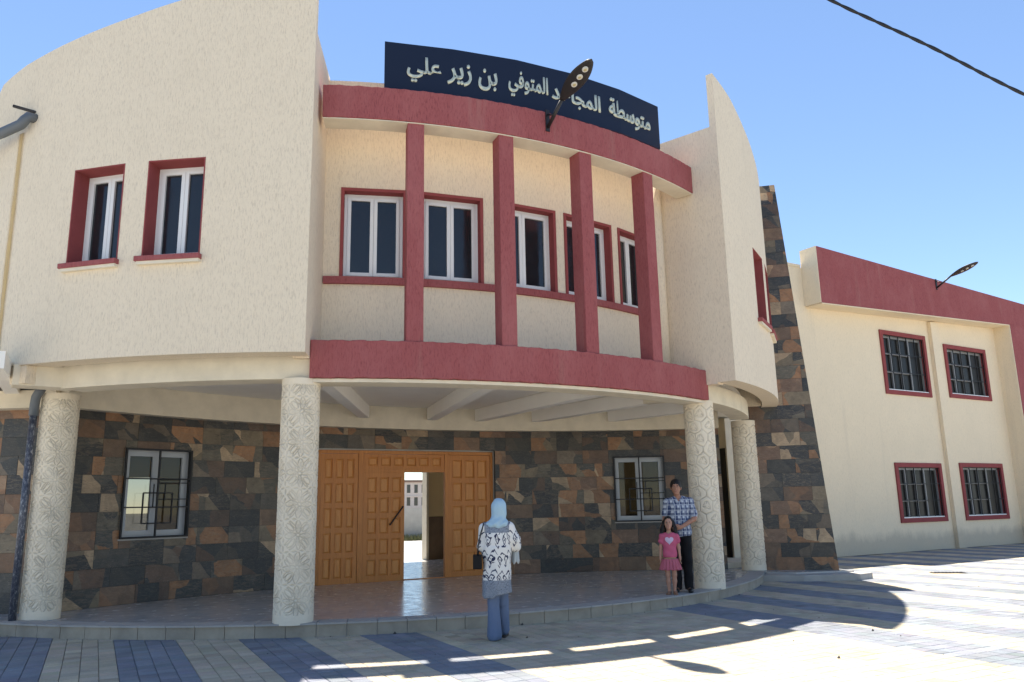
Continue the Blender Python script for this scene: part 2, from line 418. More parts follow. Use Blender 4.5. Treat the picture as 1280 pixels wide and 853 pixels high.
def tile_obj(parent, Fc, poly, proud, key=None):
    """one flat tile. Fc(x, y_out, z) local frame at tile centre; poly in local x,z. own origin so the print differs"""
    off = ORG[bld.name]
    if key and key in tile_cache: me = tile_cache[key]
    else:
        n = len(poly); me = bpy.data.meshes.new('stone_tile')
        V = [(x, -.004, z) for x, z in poly]+[(x, -.014, z) for x, z in poly]
        me.from_pydata(V, [], [tuple(range(n))[::-1], tuple(range(n, 2*n))]+[(i, (i+1) % n, n+(i+1) % n, n+i) for i in range(n)])
        me.materials.append(M_STONE)
        if key: tile_cache[key] = me
    o = bpy.data.objects.new('stone_tile', me); col.objects.link(o); o.parent = parent
    c = Fc(0, proud, 0)-off; ux = (Fc(1, 0, 0)-Fc(0, 0, 0)).normalized()
    o.location = c; o.rotation_euler = (random.gauss(0, .0015), 0, math.atan2(ux.y, ux.x))
    return o
def rect_minus(rects, hole):
    out = []
    a, b, c, d = hole
    for x0, x1, z0, z1 in rects:
        if x1 <= a or x0 >= b or z1 <= c or z0 >= d: out.append((x0, x1, z0, z1)); continue
        if x0 < a: out.append((x0, a, z0, z1)); x0 = a
        if x1 > b: out.append((b, x1, z0, z1)); x1 = b
        if z0 < c: out.append((x0, x1, z0, c))
        if z1 > d: out.append((x0, x1, d, z1))
    return out
def cover(parent, mapF, s0, s1, z0, z1, holes=[], edge=None):
    """tile courses over a wall; mapF(s_mid, z_mid) gives the local frame; edge(z) right limit for slanted walls"""
    j = 0; z = z0
    while z < z1-.02:
        zt = min(z+TILE_H, z1); s = s0-random.choice([0, .15, .3, .45])-.02
        while s < s1:
            wd = TILE_W
            rs = rect_minus([(max(s, s0), min(s+wd, s1), z, zt)], (1e9, 1e9, 0, 0))
            for h in holes: rs = rect_minus(rs, h)
            for (a, b, c, d) in rs:
                if b-a < .03 or d-c < .02: continue
                g = .0022; m, zm = (a+b)/2, (c+d)/2
                poly = [(a+g-m, c+g-zm), (b-g-m, c+g-zm), (b-g-m, d-g-zm), (a+g-m, d-g-zm)]; key = None
                if edge:
                    (x1e, z1e), (x2e, z2e) = edge   # line, keep left
                    A, B = (z2e-z1e), -(x2e-x1e); C_ = A*(x1e-m)+B*(z1e-zm)
                    poly = clip(poly, A, B, C_)
                    if len(poly) < 3: continue
                    ar = abs(sum(poly[i][0]*poly[(i+1) % len(poly)][1]-poly[(i+1) % len(poly)][0]*poly[i][1] for i in range(len(poly))))/2
                    if ar < .004: continue
                if abs(b-a-TILE_W) < 1e-3 and abs(d-c-TILE_H) < 1e-3 and (not edge or len(poly) == 4 and abs(poly[1][0]-(b-g-m)) < 1e-4 and abs(poly[2][0]-(b-g-m)) < 1e-4): key = 'full'
                tile_obj(parent, mapF(m, zm), poly, random.uniform(0, .006), key)
            s += wd
        z = zt; j += 1
def arcF(s, z):
    ph = math.degrees(s/WR); t = R(ph); return frame(arc(ph, 0.0, z), (math.cos(t), -math.sin(t), 0), (-math.sin(t), -math.cos(t), 0))
toS = lambda p: R(p)*WR
# tile front is at local -y in mesh; rotate so that -y faces the viewer
cover(swo, arcF, toS(PH0), toS(PH1), .152, 3.3, [(toS(a), toS(b), c, d) for a, b, c, d in OPEN])
# -- side return wall on the left, clad too
lw = frame((-6.47, 3.33, 0), (-.86, .51, 0), (-.51, -.86, 0))
slw = MB().box(lw, .02, 4.2, -.25, 0, 0, 3.6).build('stone_wall', M_GROUT, bld)
LWD = Vector((-.86, .51, 0)).normalized(); LWN = Vector((-LWD.y, LWD.x, 0)); LWN = LWN if LWN.y < 0 else -LWN
def lwF(s, z):
    # x axis runs to the right for the viewer
    return frame(Vector((-6.47, 3.33, z))+LWD*(4.2-s), -LWD, LWN)
cover(slw, lwF, 0, 4.18, .152, 3.3)
# -- wall-top ring beam, porch ceiling and beams
rb = MB(); shell(rb, arc, steps(PH0-1, PH1, 36), [3.27, 3.737], .22, -.05); rb.build('wall_beam', M_BEAM, bld)
cl = MB()
TH2 = steps(-58, 52, 60)
cl.add([tuple(pol(t, 9.0, 3.74)) for t in TH2]+[(9.6, 6.2, 3.74), (-10.5, 6.2, 3.74)]+[tuple(pol(t, 9.0, 3.9)) for t in TH2]+[(9.6, 6.2, 3.9), (-10.5, 6.2, 3.9)],
       [tuple(range(63)), tuple(range(63, 126))]+[(i, (i+1) % 63, 63+(i+1) % 63, 63+i) for i in range(63)])
cl.build('porch_ceiling', M_SOFF, bld)
def beam(a, b, wd=.22, z0=3.47, z1=3.737, name='ceiling_beam'):
    a = Vector((*a, 0)); b = Vector((*b, 0)); d = (b-a); L = d.length; d.normalize(); n = Vector((d.y, -d.x, 0))
    MB().box(frame(a, d, n), 0, L, -wd/2, wd/2, z0, z1).build(name, M_SOFF, bld, bevel=.01)
beam((-3.35, .1), (-1.15, 4.95)); beam((-.65, -.6), (.35, 4.9)); beam((1.7, -.45), (1.45, 4.85)); beam((3.4, .1), (2.75, 4.6)); beam((5.2, 1.0), (4.4, 4.0))
# perimeter beam on the columns
pb = MB(); shell(pb, lambda s, d, z: pol(s, d, z), steps(-46, 47, 70), [3.385, 3.72], 9.13, 8.72); pb.build('perimeter_beam', M_BEAM, bld, bevel=.008)
# left end: short beam stub and wing lip
MB().box(frame(pol(-46.1, 8.93), (-.93, -.1, 0), (-.1, .93, 0)), 0, .75, -.16, .2, 3.40, 3.70).build('beam_stub', M_BEAM, bld, bevel=.01)
MB().box(polframe(-48.0, 9.56), -.15, .15, -.35, .0, 3.42, 3.675).build('wing_lip', M_STUC, bld)
MB().box(lw, .1, 4.4, -.1, .26, 3.27, 3.55).build('side_beam', M_BEAM, bld)
for k_ in range(3):
    MB().box(frame((-7.3-k_*.9, 3.4, 0), (0, 1, 0), (-1, 0, 0)), -2.4, .6, -.1, .1, 3.5, 3.73).build('ceiling_beam', M_SOFF, bld)

# -- wings: curved walls with two windows each and a sail-shaped top
def interp(x, P):
    for (a, b), (c, d) in zip(P, P[1:]):
        if x <= c: return b+(d-b)*(x-a)/(c-a)
    return P[-1][1]
TOP_R = [(22.5, 9.56), (27, 9.40), (31.6, 9.12), (36.8, 8.86), (42, 8.68), (46, 8.6), (49.4, 8.5)]
TOP_L = [(22.5, 9.62), (27, 9.33), (34, 9.05), (39.4, 8.85), (46.8, 8.62), (51.5, 8.46), (54.4, 8.29), (54.9, 8.2), (57, 7.5), (60, 7.3)]
WZ0, WZ1 = 5.07, 6.50
WINS = {-1: [(-36.5, -31.4), (-43.8, -38.7)], 1: [(31.4, 36.5), (38.7, 43.8)]}
WINGR = {-1: 9.58, 1: 9.77}
for sgn, a0, a1, TP in ((-1, 22.5, 60, TOP_L), (1, 22.5, 49.3, TOP_R)):
    RW = WINGR[sgn]
    S = merge(steps(a0, a1, 34), [abs(q) for wv in WINS[sgn] for q in wv])
    def Mw(s, d, z, sgn=sgn, TP=TP):
        T_ = interp(s, TP); m_ = min(8.2, T_-.03); zz = z if z <= 7 else (7+(z-7)*(m_-7) if z <= 8 else m_+(z-8)*(T_-m_))
        return pol(sgn*s, d, zz)
    def so_(s, z, sgn=sgn): return not any(min(abs(a), abs(b)) < s < max(abs(a), abs(b)) and WZ0 < z < WZ1 for a, b in WINS[sgn])
    wmb = MB(); shell(wmb, Mw, S, [3.68, WZ0, WZ1, 7, 8], RW, RW-.34, so_)
    shell(wmb, Mw, S, [8, 9], RW, RW-.13)
    wmb.build('wing_wall', M_STUC, bld)
    rf = MB(); shell(rf, lambda s, d, z: pol(sgn*s, d, z), steps(a0+.8, a1, 20), [8.0, 8.125], RW-.345, 7.4); rf.build('wing_roof', M_BEAM, bld)
    # radial return wall
    F = frame(pol(sgn*22.5, 0), (math.sin(R(sgn*22.5)), -math.cos(R(22.5)), 0), (math.cos(R(22.5))*sgn, math.sin(R(22.5)), 0))
    MB().box(F, 8.0, RW-.341, .0, .22, 3.66, 8.5).build('return_wall', M_STUC, bld)
    MB().box(F, RW-.35, RW-.131, .0, .22, 8.2005, 8.5).build('return_cap', M_STUC, bld)
    MB().box(F, 7.9, 9.1, .0, .2, 3.45, 3.66).build('return_foot', M_BEAM, bld)
# -- drum: recessed upper wall with five windows
DW = [(-20.8, -13.75), (-12.2, -5.05), (-3.7, 4.4), (5.6, 13.4), (14.6, 20.9)]
DZ0, DZ1 = 5.10, 6.56
S = merge(steps(-22.6, 22.6, 30), [q for p in DW for q in p])
dm = MB(); shell(dm, lambda s, d, z: pol(s, d, z), S, [3.7, DZ0, DZ1, 8.40], 8.3, 8.02, lambda s, z: not any(a < s < b and DZ0 < z < DZ1 for a, b in DW))
dm.build('balcony_wall', M_STUC, bld)
sl = MB(); shell(sl, lambda s, d, z: pol(s, d, z), steps(-22.4, 21.4, 30), [DZ0-.115, DZ0-.003], 8.36, 8.05); sl.build('window_ledge', M_RED, bld)
bf = MB(); shell(bf, lambda s, d, z: pol(s, d, z), steps(-22.6, 22.6, 30), [3.66, 3.82], 8.8, 8.25); bf.build('balcony_floor', M_BEAM, bld)
wvy = lambda s, z, a=.005: z+a*(math.sin(s*3.1+z*2)+.6*math.sin(s*7.3+z*5)+.4*math.sin(s*17.0+z))
lb = MB(); shell(lb, lambda s, d, z: pol(s, d+.4*(wvy(s+9, z)-z), wvy(s, z)), steps(-22.47, 22.9, 150), [3.388, 3.92], 9.22, 8.80); lb.build('lower_red_band', M_RED, bld, bevel=.012)
ub = MB(); shell(ub, lambda s, d, z: pol(s, d+.4*(wvy(s+5, z)-z), wvy(s, z)), steps(-22.1, 22.47, 150), [7.29, 7.81], 9.22, 8.88); ub.build('upper_red_band', M_RED, bld, bevel=.012)
# cream underside of the upper band
ubs = MB(); shell(ubs, lambda s, d, z: pol(s, d, z), steps(-22.05, 22.4, 44), [7.272, 7.2845], 9.205, 8.87); ubs.build('band_underside', M_BEAM, bld)
for z0_, z1_ in ((7.30, 7.80), (3.6, 3.91)):
    li = MB(); shell(li, lambda s, d, z: pol(s, d, z), steps(-22.0, 22.3, 44), [z0_, z1_], 8.878 if z0_ > 5 else 8.798, 8.86 if z0_ > 5 else 8.78); li.build('band_inner_render', M_STUC, bld)
lbs = MB(); shell(lbs, lambda s, d, z: pol(s, d, z), steps(-22.4, 22.4, 44), [3.335, 3.383], 9.16, 8.75); lbs.build('band_underside', M_BEAM, bld)
for t in (-13.5, -4.6, 4.5, 13.6):
    MB().box(polframe(t, 9.19), -.125, .125, -.28, 0, 3.915, 7.295).build('balcony_pillar', M_RED, bld, bevel=.012)
MB().tube([pol(21.5, 8.42, 3.8), pol(21.5, 8.42, 8.2)], .17, 18).build('corner_pipe_boxing', M_STUC, bld, smooth=True)
# -- body behind
def prism(poly, z0, z1, name, m, parent=bld):
    n = len(poly); return MB().add([(x, y, z0) for x, y in poly]+[(x, y, z1) for x, y in poly], [tuple(range(n))[::-1], tuple(range(n, 2*n))]+[(i, (i+1) % n, n+(i+1) % n, n+i) for i in range(n)]).build(name, m, parent)
core = [tuple(pol(t, 7.6)[:2]) for t in steps(-57, 48, 40)]+[(6.6, 11.5), (-8.5, 11.5)]
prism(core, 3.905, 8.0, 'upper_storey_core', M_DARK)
prism([(x*1.0, y+.02) for x, y in core[:41]]+[(6.6, 11.6), (-8.6, 11.6)], 8.002, 8.12, 'roof_slab', M_BEAM)
# end walls closing wings
for sgn, a1 in ((-1, 58.5), (1, 49.2)):
    F = frame(pol(sgn*a1, 0), (math.sin(R(sgn*a1)), -math.cos(R(a1)), 0), (-math.cos(R(a1))*sgn, -math.sin(R(a1)), 0))
    MB().box(F, 6.5, WINGR[sgn]-.35, 0, .2, 3.7, 8.1).build('wing_end_wall', M_STUC, bld)

# -- windows
def window(parent, F, wd, h, depth=.24, lining=.02, linproud=.004, bars=None, frame_mat=None, glass=None, name='window', leafs=2, sillout=.09, sill=True, midw=.05, solidback=True):
    fm = frame_mat or M_WHITEPVC; gm = glass or M_DGLASS
    L = MB(); x = wd/2
    L.box(F, -x, -x+lining, -depth-.06, linproud, 0, h); L.box(F, x-lining, x, -depth-.06, linproud, 0, h)
    L.box(F, -x+lining, x-lining, -depth-.06, linproud, h-lining, h); L.box(F, -x+lining, x-lining, -depth-.06, linproud-.002, 0, .012)
    win = L.build(name, M_LINE, parent)
    x -= lining; z0, z1 = .013, h-lining; y0, y1 = -depth-.05, -depth
    f = MB(); a = .05
    f.box(F, -x, -x+a, y0, y1, z0, z1); f.box(F, x-a, x, y0, y1, z0, z1); f.box(F, -x+a, x-a, y0, y1, z0, z0+a); f.box(F, -x+a, x-a, y0, y1, z1-a, z1)
    f.build('outer_frame', fm, win, bevel=.004)
    xi = x-a; lw_ = 2*xi/leafs; c = .055
    for i in range(leafs):
        p, q = -xi+i*lw_+.002, -xi+(i+1)*lw_-.002
        s = MB(); yy0, yy1 = y0+.012, y1+.014
        s.box(F, p, p+c, yy0, yy1, z0+a, z1-a); s.box(F, q-c, q, yy0, yy1, z0+a, z1-a); s.box(F, p+c, q-c, yy0, yy1, z0+a, z0+a+c); s.box(F, p+c, q-c, yy0, yy1, z1-a-c, z1-a)
        s.build('sash', fm, win, bevel=.003)
        MB().box(F, p+c-.005, q-c+.005, y0+.025, y0+.031, z0+a+c-.005, z1-a-c+.005).build('pane', gm, win)
    if solidback and gm is M_DGLASS:
        pass
    if sill:
        MB().box(F, -wd/2-.06, wd/2+.03, -.1, sillout, -.075, -.002).build('sill', M_RED, win, bevel=.008)
        MB().box(F, -wd/2-.03, wd/2+.02, -.02, sillout-.02, -.12, -.076).build('sill_bed', M_BEAM, win)
    return win
for sgn in (-1, 1):
    for a, b in WINS[sgn]:
        rr = WINGR[sgn]; tm = (a+b)/2; chord = 2*rr*math.sin(R(abs(b-a))/2); sag = rr*(1-math.cos(R(abs(b-a))/2))
        window(bld, polframe(tm, rr*math.cos(R(abs(b-a))/2)-.0, WZ0), chord-.002, WZ1-WZ0, .26, .018, .004)
for a, b in DW:
    tm = (a+b)/2; chord = 2*8.3*math.sin(R(b-a)/2)
    window(bld, polframe(tm, 8.3*math.cos(R(b-a)/2), DZ0), chord-.002, DZ1-DZ0, .14, .05, .02, sill=False)
# ground floor windows with patterned grilles
def ground_window(ph0, ph1, z0, z1):
    pm = (ph0+ph1)/2; t = R(pm); wd = 2*WR*math.sin(R(ph1-ph0)/2); h = z1-z0
    o = arc(pm, WR*(1-math.cos(R(ph1-ph0)/2)), z0)
    F = frame(o, (math.cos(t), -math.sin(t), 0), (-math.sin(t), -math.cos(t), 0))
    win = MB().box(F, -wd/2-.02, wd/2+.02, -.2, .035, -.03, -.002).build('window', M_NOSE, bld)
    fm = M_GREYPVC; x = wd/2; f = MB(); a = .055; y0, y1 = -.13, -.07
    f.box(F, -x, -x+a, y0, y1, 0, h); f.box(F, x-a, x, y0, y1, 0, h); f.box(F, -x+a, x-a, y0, y1, 0, a); f.box(F, -x+a, x-a, y0, y1, h-a, h); f.build('outer_frame', fm, win)
    for p, q in ((-x+a, .0), (.002, x-a)):
        s = MB(); c = .07; s.box(F, p, p+c, y0+.01, y1+.015, a, h-a); s.box(F, q-c, q, y0+.01, y1+.015, a, h-a); s.box(F, p+c, q-c, y0+.01, y1+.015, a, a+c); s.box(F, p+c, q-c, y0+.01, y1+.015, h-a-c, h-a)
        s.build('sash', fm, win); MB().box(F, p+c, q-c, y0+.03, y0+.035, a+c, h-a-c).build('pane', M_GLASS, win)
    gr = MB(); y = .045; b = .011
    def bar(xa, za, xb, zb, r=b):
        if abs(xa-xb) < 1e-6: gr.box(F, xa-r, xa+r, y-r, y+r, za, zb)
        else: gr.box(F, xa, xb, y-r-.001, y+r+.001, za-r, za+r)
    bar(-x+.01, 0, -x+.01, h, .016); bar(x-.01, 0, x-.01, h, .016); bar(-x, .012, x, .012, .016); bar(-x, h-.012, x, h-.012, .016)
    bar(.0, 0, .0, h, .014); bar(-x, h*.66, x, h*.66); bar(-x, h*.34, x, h*.34); bar(.0, h*.615, x, h*.615, .008); bar(.0, h*.43, x, h*.43, .008)
    bar(-x*.42, h*.16, -x*.42, h*.5); bar(x*.45, h*.16, x*.45, h*.5); bar(-x*.42, h*.5, x*.45, h*.5); bar(-x*.42, h*.16, x*.45, h*.16)
    bar(x*.22, h*.43, x*.22, h*.615, .008); bar(-x*.12, h*.34, -x*.12, h*.6, .008)
    gr.build('iron_grille', M_IRON, win)
ground_window(pL0, pL1, 1.2, 2.70); ground_window(pR0, pR1, 1.22, 2.68)

# -- entrance door
DV = 5.12
DF = frame((0, DV, .152), (1, 0, 0), (0, -1, 0))
dr = MB(); H_ = 2.66
for x0, x1, z0, z1 in ((-2.05, -1.99, 0, H_), (-1.20, -1.09, 0, H_), (.73, .82, 0, H_), (1.83, 1.89, 0, H_), (-1.99, -1.20, H_-.07, H_), (-1.09, .73, H_-.07, H_), (.82, 1.83, H_-.07, H_)):
    dr.box(DF, x0, x1, -.07, .03, z0, z1)
dr.box(DF, -1.09, .73, -.07, .0135, 2.2097, 2.28)
door = dr.build('entrance_door', M_WOOD, bld, bevel=.006)
def leaf(F, x0, x1, z0, z1, nx, nz, name='door_leaf', mz=.10):
    b = MB().box(F, x0, x1, -.05, -.012, z0, z1); lf = b.build(name, M_WOOD, door)
    mx = .085; gx = .07; gz = .09
    W = (x1-x0-2*mx-gx*(nx-1))/nx; Hh = (z1-z0-2*mz-gz*(nz-1))/nz
    # rails and stiles proud of the panel field
    fr = MB()
    for i in range(nx+1):
        a = x0 if i == 0 else x0+mx+i*W+(i-1)*gx; bb = x0+mx if i == 0 else (x1 if i == nx else a+gx)
        fr.box(F, a, bb, -.011, .012, z0, z1)
    for i in range(nx):
        a = x0+mx+i*(W+gx)
        for j in range(nz+1):
            c = z0 if j == 0 else z0+mz+j*Hh+(j-1)*gz; d = z0+mz if j == 0 else (z1 if j == nz else c+gz)
            fr.box(F, a, a+W, -.011, .0115, c, d)
    fr.build('stiles_and_rails', M_WOOD, door)
    for i in range(nx):
        for j in range(nz):
            a = x0+mx+i*(W+gx)+.012; c = z0+mz+j*(Hh+gz)+.012; ww = W-.024; hh = Hh-.024; e = .03
            MB().add([F(a, -.011, c), F(a+ww, -.011, c), F(a+ww, -.011, c+hh), F(a, -.011, c+hh), F(a+e, .008, c+e), F(a+ww-e, .008, c+e), F(a+ww-e, .008, c+hh-e), F(a+e, .008, c+hh-e)],
                     [(4, 5, 6, 7), (0, 1, 5, 4), (1, 2, 6, 5), (2, 3, 7, 6), (3, 0, 4, 7)]).build('raised_panel', M_WOOD2, door)
leaf(DF, -1.985, -1.205, .001, H_-.075, 3, 5)
leaf(DF, -1.085, -.19, .013, 2.2095, 3, 5)
leaf(DF, .825, 1.825, .001, H_-.075, 3, 5)
leaf(DF, -1.085, .725, 2.2805, H_-.075, 6, 1, 'transom', .055)
MB().box(DF, -2.05, .73, -.07, .02, -.003, .012).build('threshold', M_WOOD, door)
MB().tube([DF(-.52, .05, 1.12), DF(-.23, .05, 1.50)], .016, 8).build('pull_bar', M_IRON, door)
MB().box(DF, -2.07, 1.91, -.05, .05, H_+.002, H_+.03).build('door_head_trim', M_NOSE, door)
MB().box(DF, 1.892, 1.91, -.05, .06, 0, H_).build('door_jamb_trim', M_NOSE, door)

# -- hall behind the door
for bx in ((2.66, 6.4, 11.0, 11.25, 1.36, 3.7), (-1.0, 2.66, 11.0, 11.25, 3.12, 3.7), (-4.75, -1.0, 11.0, 11.25, 1.36, 3.7), (-5.5, -4.75, 11.0, 11.25, 2.5, 3.7), (-8.3, -5.5, 11.0, 11.25, 1.36, 3.7), (6.4, 6.6, 4.0, 11.25, 1.36, 3.7), (-8.5, -8.3, 5.0, 11.25, 1.36, 3.7)):
    MB().box(W0, *bx).build('hall_wall', M_INT, bld)
for bx in ((2.655, 6.4, 10.99, 11.25, .1, 1.358), (-4.75, -1.0, 10.99, 11.25, .1, 1.358), (-8.3, -5.5, 10.99, 11.25, .1, 1.358), (6.39, 6.6, 4.0, 10.98, .1, 1.358), (-8.5, -8.29, 5.0, 10.98, .1, 1.358)):
    MB().box(W0, *bx).build('hall_dado', M_DADO, bld)
MB().box(W0, -8.4, 6.5, 5.4, 11.3, .10, .148).build('hall_floor', M_MARBLE, bld)
MB().box(W0, 2.58, 2.652, 10.95, 11.3, .15, 3.1).build('hall_jamb', M_BEAM, bld)
MB().box(W0, -8.5, 6.6, 6.15, 11.3, 3.72, 3.90).build('hall_ceiling', M_SOFF, bld)

# -- side doorway at the right end of the porch
sF = frame((7.75, 3.95, 0), (.5, .866, 0), (-.866, .5, 0))
sd_ = MB(); sd_.box(sF, -1.2, .0, -.2, 0, 0, 3.7); sd_.box(sF, .12, .42, -.2, .05, 0, 3.7); 
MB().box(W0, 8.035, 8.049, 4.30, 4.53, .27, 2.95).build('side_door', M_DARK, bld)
sideP = MB().box(W0, 8.05, 8.45, 4.25, 4.6, .0, 3.7).build('side_pier', M_BEAM, bld, bevel=.01)
MB().box(frame((8.45, 4.6, 0), (.5, .866, 0), (-.866, .5, 0)), 0, 1.3, -.2, 0, 2.95, 3.7).build('side_lintel', M_BEAM, bld)
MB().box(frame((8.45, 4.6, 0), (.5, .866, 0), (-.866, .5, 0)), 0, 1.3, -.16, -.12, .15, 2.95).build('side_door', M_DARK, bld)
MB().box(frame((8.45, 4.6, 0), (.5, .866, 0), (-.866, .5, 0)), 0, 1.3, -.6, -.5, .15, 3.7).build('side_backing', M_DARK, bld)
MB().box(W0, 6.5, 9.2, 3.0, 4.3, .152, .27).build('side_step', M_BEAM, bld, bevel=.01)
MB().box(frame((8.9, 5.6, 0), (.5, .866, 0), (-.866, .5, 0)), .2, 2.5, -.2, 0, .0, 3.7).build('side_wall', M_STUC, bld)

# ------------------------------------------------------------------ carved columns
def carved_column(cx, cy, style, facing):
    NZ, NA = 500, 240; z0, z1 = .152, 3.39; rad = .262
    zz = np.linspace(z0, z1, NZ); aa = np.linspace(0, 2*np.pi, NA, endpoint=False)
    Z, A = np.meshgrid(zz, aa, indexing='ij')
    ph1, ph2 = rng.rand(2)*6
    U = (A-facing)*rad+.010*np.sin(Z*9+ph1)*np.cos(A*3)+.006*np.sin(Z*23+A*5); cell = 2*np.pi*rad/6
    Zr = Z; Z = Z+.010*np.sin(A*4+ph2+Z*3)+.005*np.sin(A*9+Z*17)
    if style == 'lotus':
        cell = 2*np.pi*rad/4
        ux = (U/cell+50.5) % 1.0-.5; uz = ((Z-.25)/cell) % 1.0-.5
        def line(d, w=.017): return np.exp(-(d/w)**2)
        X, Y = np.abs(ux), np.abs(uz); r = np.hypot(X, Y); ph = np.arctan2(Y, X)
        G = line(np.maximum(X, Y)-.055)*(np.maximum(X, Y) < .09)
        sw_ = np.minimum(X, Y); lo = np.maximum(X, Y)
        # paired petals along the axes
        pet = .075*np.sin(np.clip((lo-.07)/.40, 0, 1)*np.pi)**.7+.012
        G = np.maximum(G, line(sw_-pet)*(lo > .07)*(lo < .47)); G = np.maximum(G, .7*line(sw_-.02, .012)*(lo > .12)*(lo < .36))
        # diagonal leaves
        a_, b_ = (X+Y)/2**.5, (Y-X)/2**.5
        for c0 in (0.0, .11):
            lf = .055*np.sin(np.clip((a_-.16)/.38, 0, 1)*np.pi)+.008
            G = np.maximum(G, line(np.abs(np.abs(b_)-c0)-lf*(1 if c0 == 0 else .55), .014)*(a_ > .17)*(a_ < .52)*(r > .12))
        # scalloped border of the cell
        G = np.maximum(G, line(np.abs(.5-lo+.018*np.cos(sw_*25)), .015)*.9)
        G = np.clip(G, 0, 1)
    else:
        cell = 2*np.pi*rad/7; s = cell
        a, b = U/s, Z/s
        # warped hexagon net with bent inner strokes
        aw = a+.10*np.sin(2*np.pi*b*.5); row = np.floor(b/.866); ax_ = a+.5*(row % 2)
        best = np.full(a.shape, 9.0); sec = np.full(a.shape, 9.0); bx = np.zeros_like(a); by = np.zeros_like(a)
        for dr_ in (-1, 0, 1):
            rr_ = row+dr_; off = .5*(np.mod(rr_, 2))
            for dc in (-1, 0, 1):
                cxx = np.floor(a-off)+dc+.5+off; cyy = (rr_+.5)*.866
                jit = .16*np.sin(cyy*7.1+cxx*3.3); dx, dy = a-cxx-jit, b-cyy-.13*np.sin(cxx*5.7+cyy*2.9)
                d = np.hypot(dx, dy); m = d < best
                sec = np.where(m, best, np.minimum(sec, d)); bx = np.where(m, dx, bx); by = np.where(m, dy, by); best = np.where(m, d, best)
        G = np.exp(-((sec-best)/.075)**2)
        ang = np.arctan2(by, bx)+1.9*best; t3 = np.abs(np.sin(1.5*ang))*best
        G = np.maximum(G, np.exp(-(t3/.045)**2)*(best > .12)*(best < .36)); G = np.maximum(G, .8*np.exp(-((best-.27-.05*np.cos(3*ang))/.035)**2))
        G = np.clip(G, 0, 1)
    Z = Zr
    mask = (Z > .27) & (Z < 3.30)
    G = G*mask*(.55+.45*np.clip(.5+.5*np.sin(A*5+Z*7+ph1)+.4*np.sin(Z*19+A*3), 0, 1))
    n1 = rng.rand(NZ//8+2, NA//6+2)
    nx = np.interp  # low-frequency wobble
    wob = n1[(np.arange(NZ)//8)[:, None], (np.arange(NA)//6)[None, :]]
    rr = rad-.020*G+.0012*wob
    V = np.stack([cx+rr*np.cos(A), cy+rr*np.sin(A), Z], -1).reshape(-1, 3)
    i = np.arange(NZ-1)[:, None]*NA; j = np.arange(NA)[None, :]; j2 = (j+1) % NA
    Fq = np.stack([i+j, i+j2, i+NA+j2, i+NA+j], -1).reshape(-1, 4)
    me = bpy.data.meshes.new('carved_column'); off = ORG[bld.name]; V = V-np.array(off)
    me.vertices.add(len(V)); me.vertices.foreach_set('co', V.ravel()); me.loops.add(Fq.size); me.loops.foreach_set('vertex_index', Fq.ravel())
    me.polygons.add(len(Fq)); me.polygons.foreach_set('loop_start', np.arange(0, Fq.size, 4)); me.polygons.foreach_set('use_smooth', np.ones(len(Fq), bool)); me.update(calc_edges=True)
    me.materials.append(M_COLUMN)
    ca_ = me.color_attributes.new('groove_shade', 'FLOAT_COLOR', 'POINT'); arr = np.ones((len(V), 4), np.float32); arr[:, :3] = G.reshape(-1, 1); ca_.data.foreach_set('color', arr.ravel())
    o = bpy.data.objects.new('carved_column', me); col.objects.link(o); o.parent = bld
    return o
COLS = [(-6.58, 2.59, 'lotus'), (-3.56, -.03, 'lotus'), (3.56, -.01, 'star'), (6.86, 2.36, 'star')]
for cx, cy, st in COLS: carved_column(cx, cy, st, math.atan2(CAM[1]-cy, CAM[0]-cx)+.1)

# ------------------------------------------------------------------ slanted stone buttress
bt_th = 49.4
er = Vector((math.sin(R(bt_th)), -math.cos(R(bt_th)), 0)); en = Vector((-math.cos(R(bt_th)), -math.sin(R(bt_th)), 0))  # en faces the porch
but = thing('stone_buttress', tuple(pol(bt_th, 10.0)), 'tall slanted slate tiled buttress wall between porch and cream block', 'wall')
BZ0, BZ1 = .10, 8.94
def BF(x, y, z): return CC+er*x+en*y+Vector((0, 0, z))
eb, et = 10.75, 10.15
bm_ = MB().add([BF(9.0, 0, -.02), BF(eb, 0, -.02), BF(eb, -.35, -.02), BF(9.0, -.35, -.02), BF(9.0, 0, BZ1), BF(et, 0, BZ1), BF(et, -.35, BZ1), BF(9.0, -.35, BZ1)],
               [(3, 2, 1, 0), (4, 5, 6, 7), (0, 1, 5, 4), (1, 2, 6, 5), (2, 3, 7, 6), (3, 0, 4, 7)]).build('core', M_GROUT, but)
_keep = ORG[bld.name]; ORG[bld.name] = ORG[but.name]
cover(bm_, lambda s, z: frame(BF(s, 0, z), er, en), 9.02, 10.8, .125, BZ1, [], edge=((eb, .0), (et, BZ1)))
ORG[bld.name] = _keep

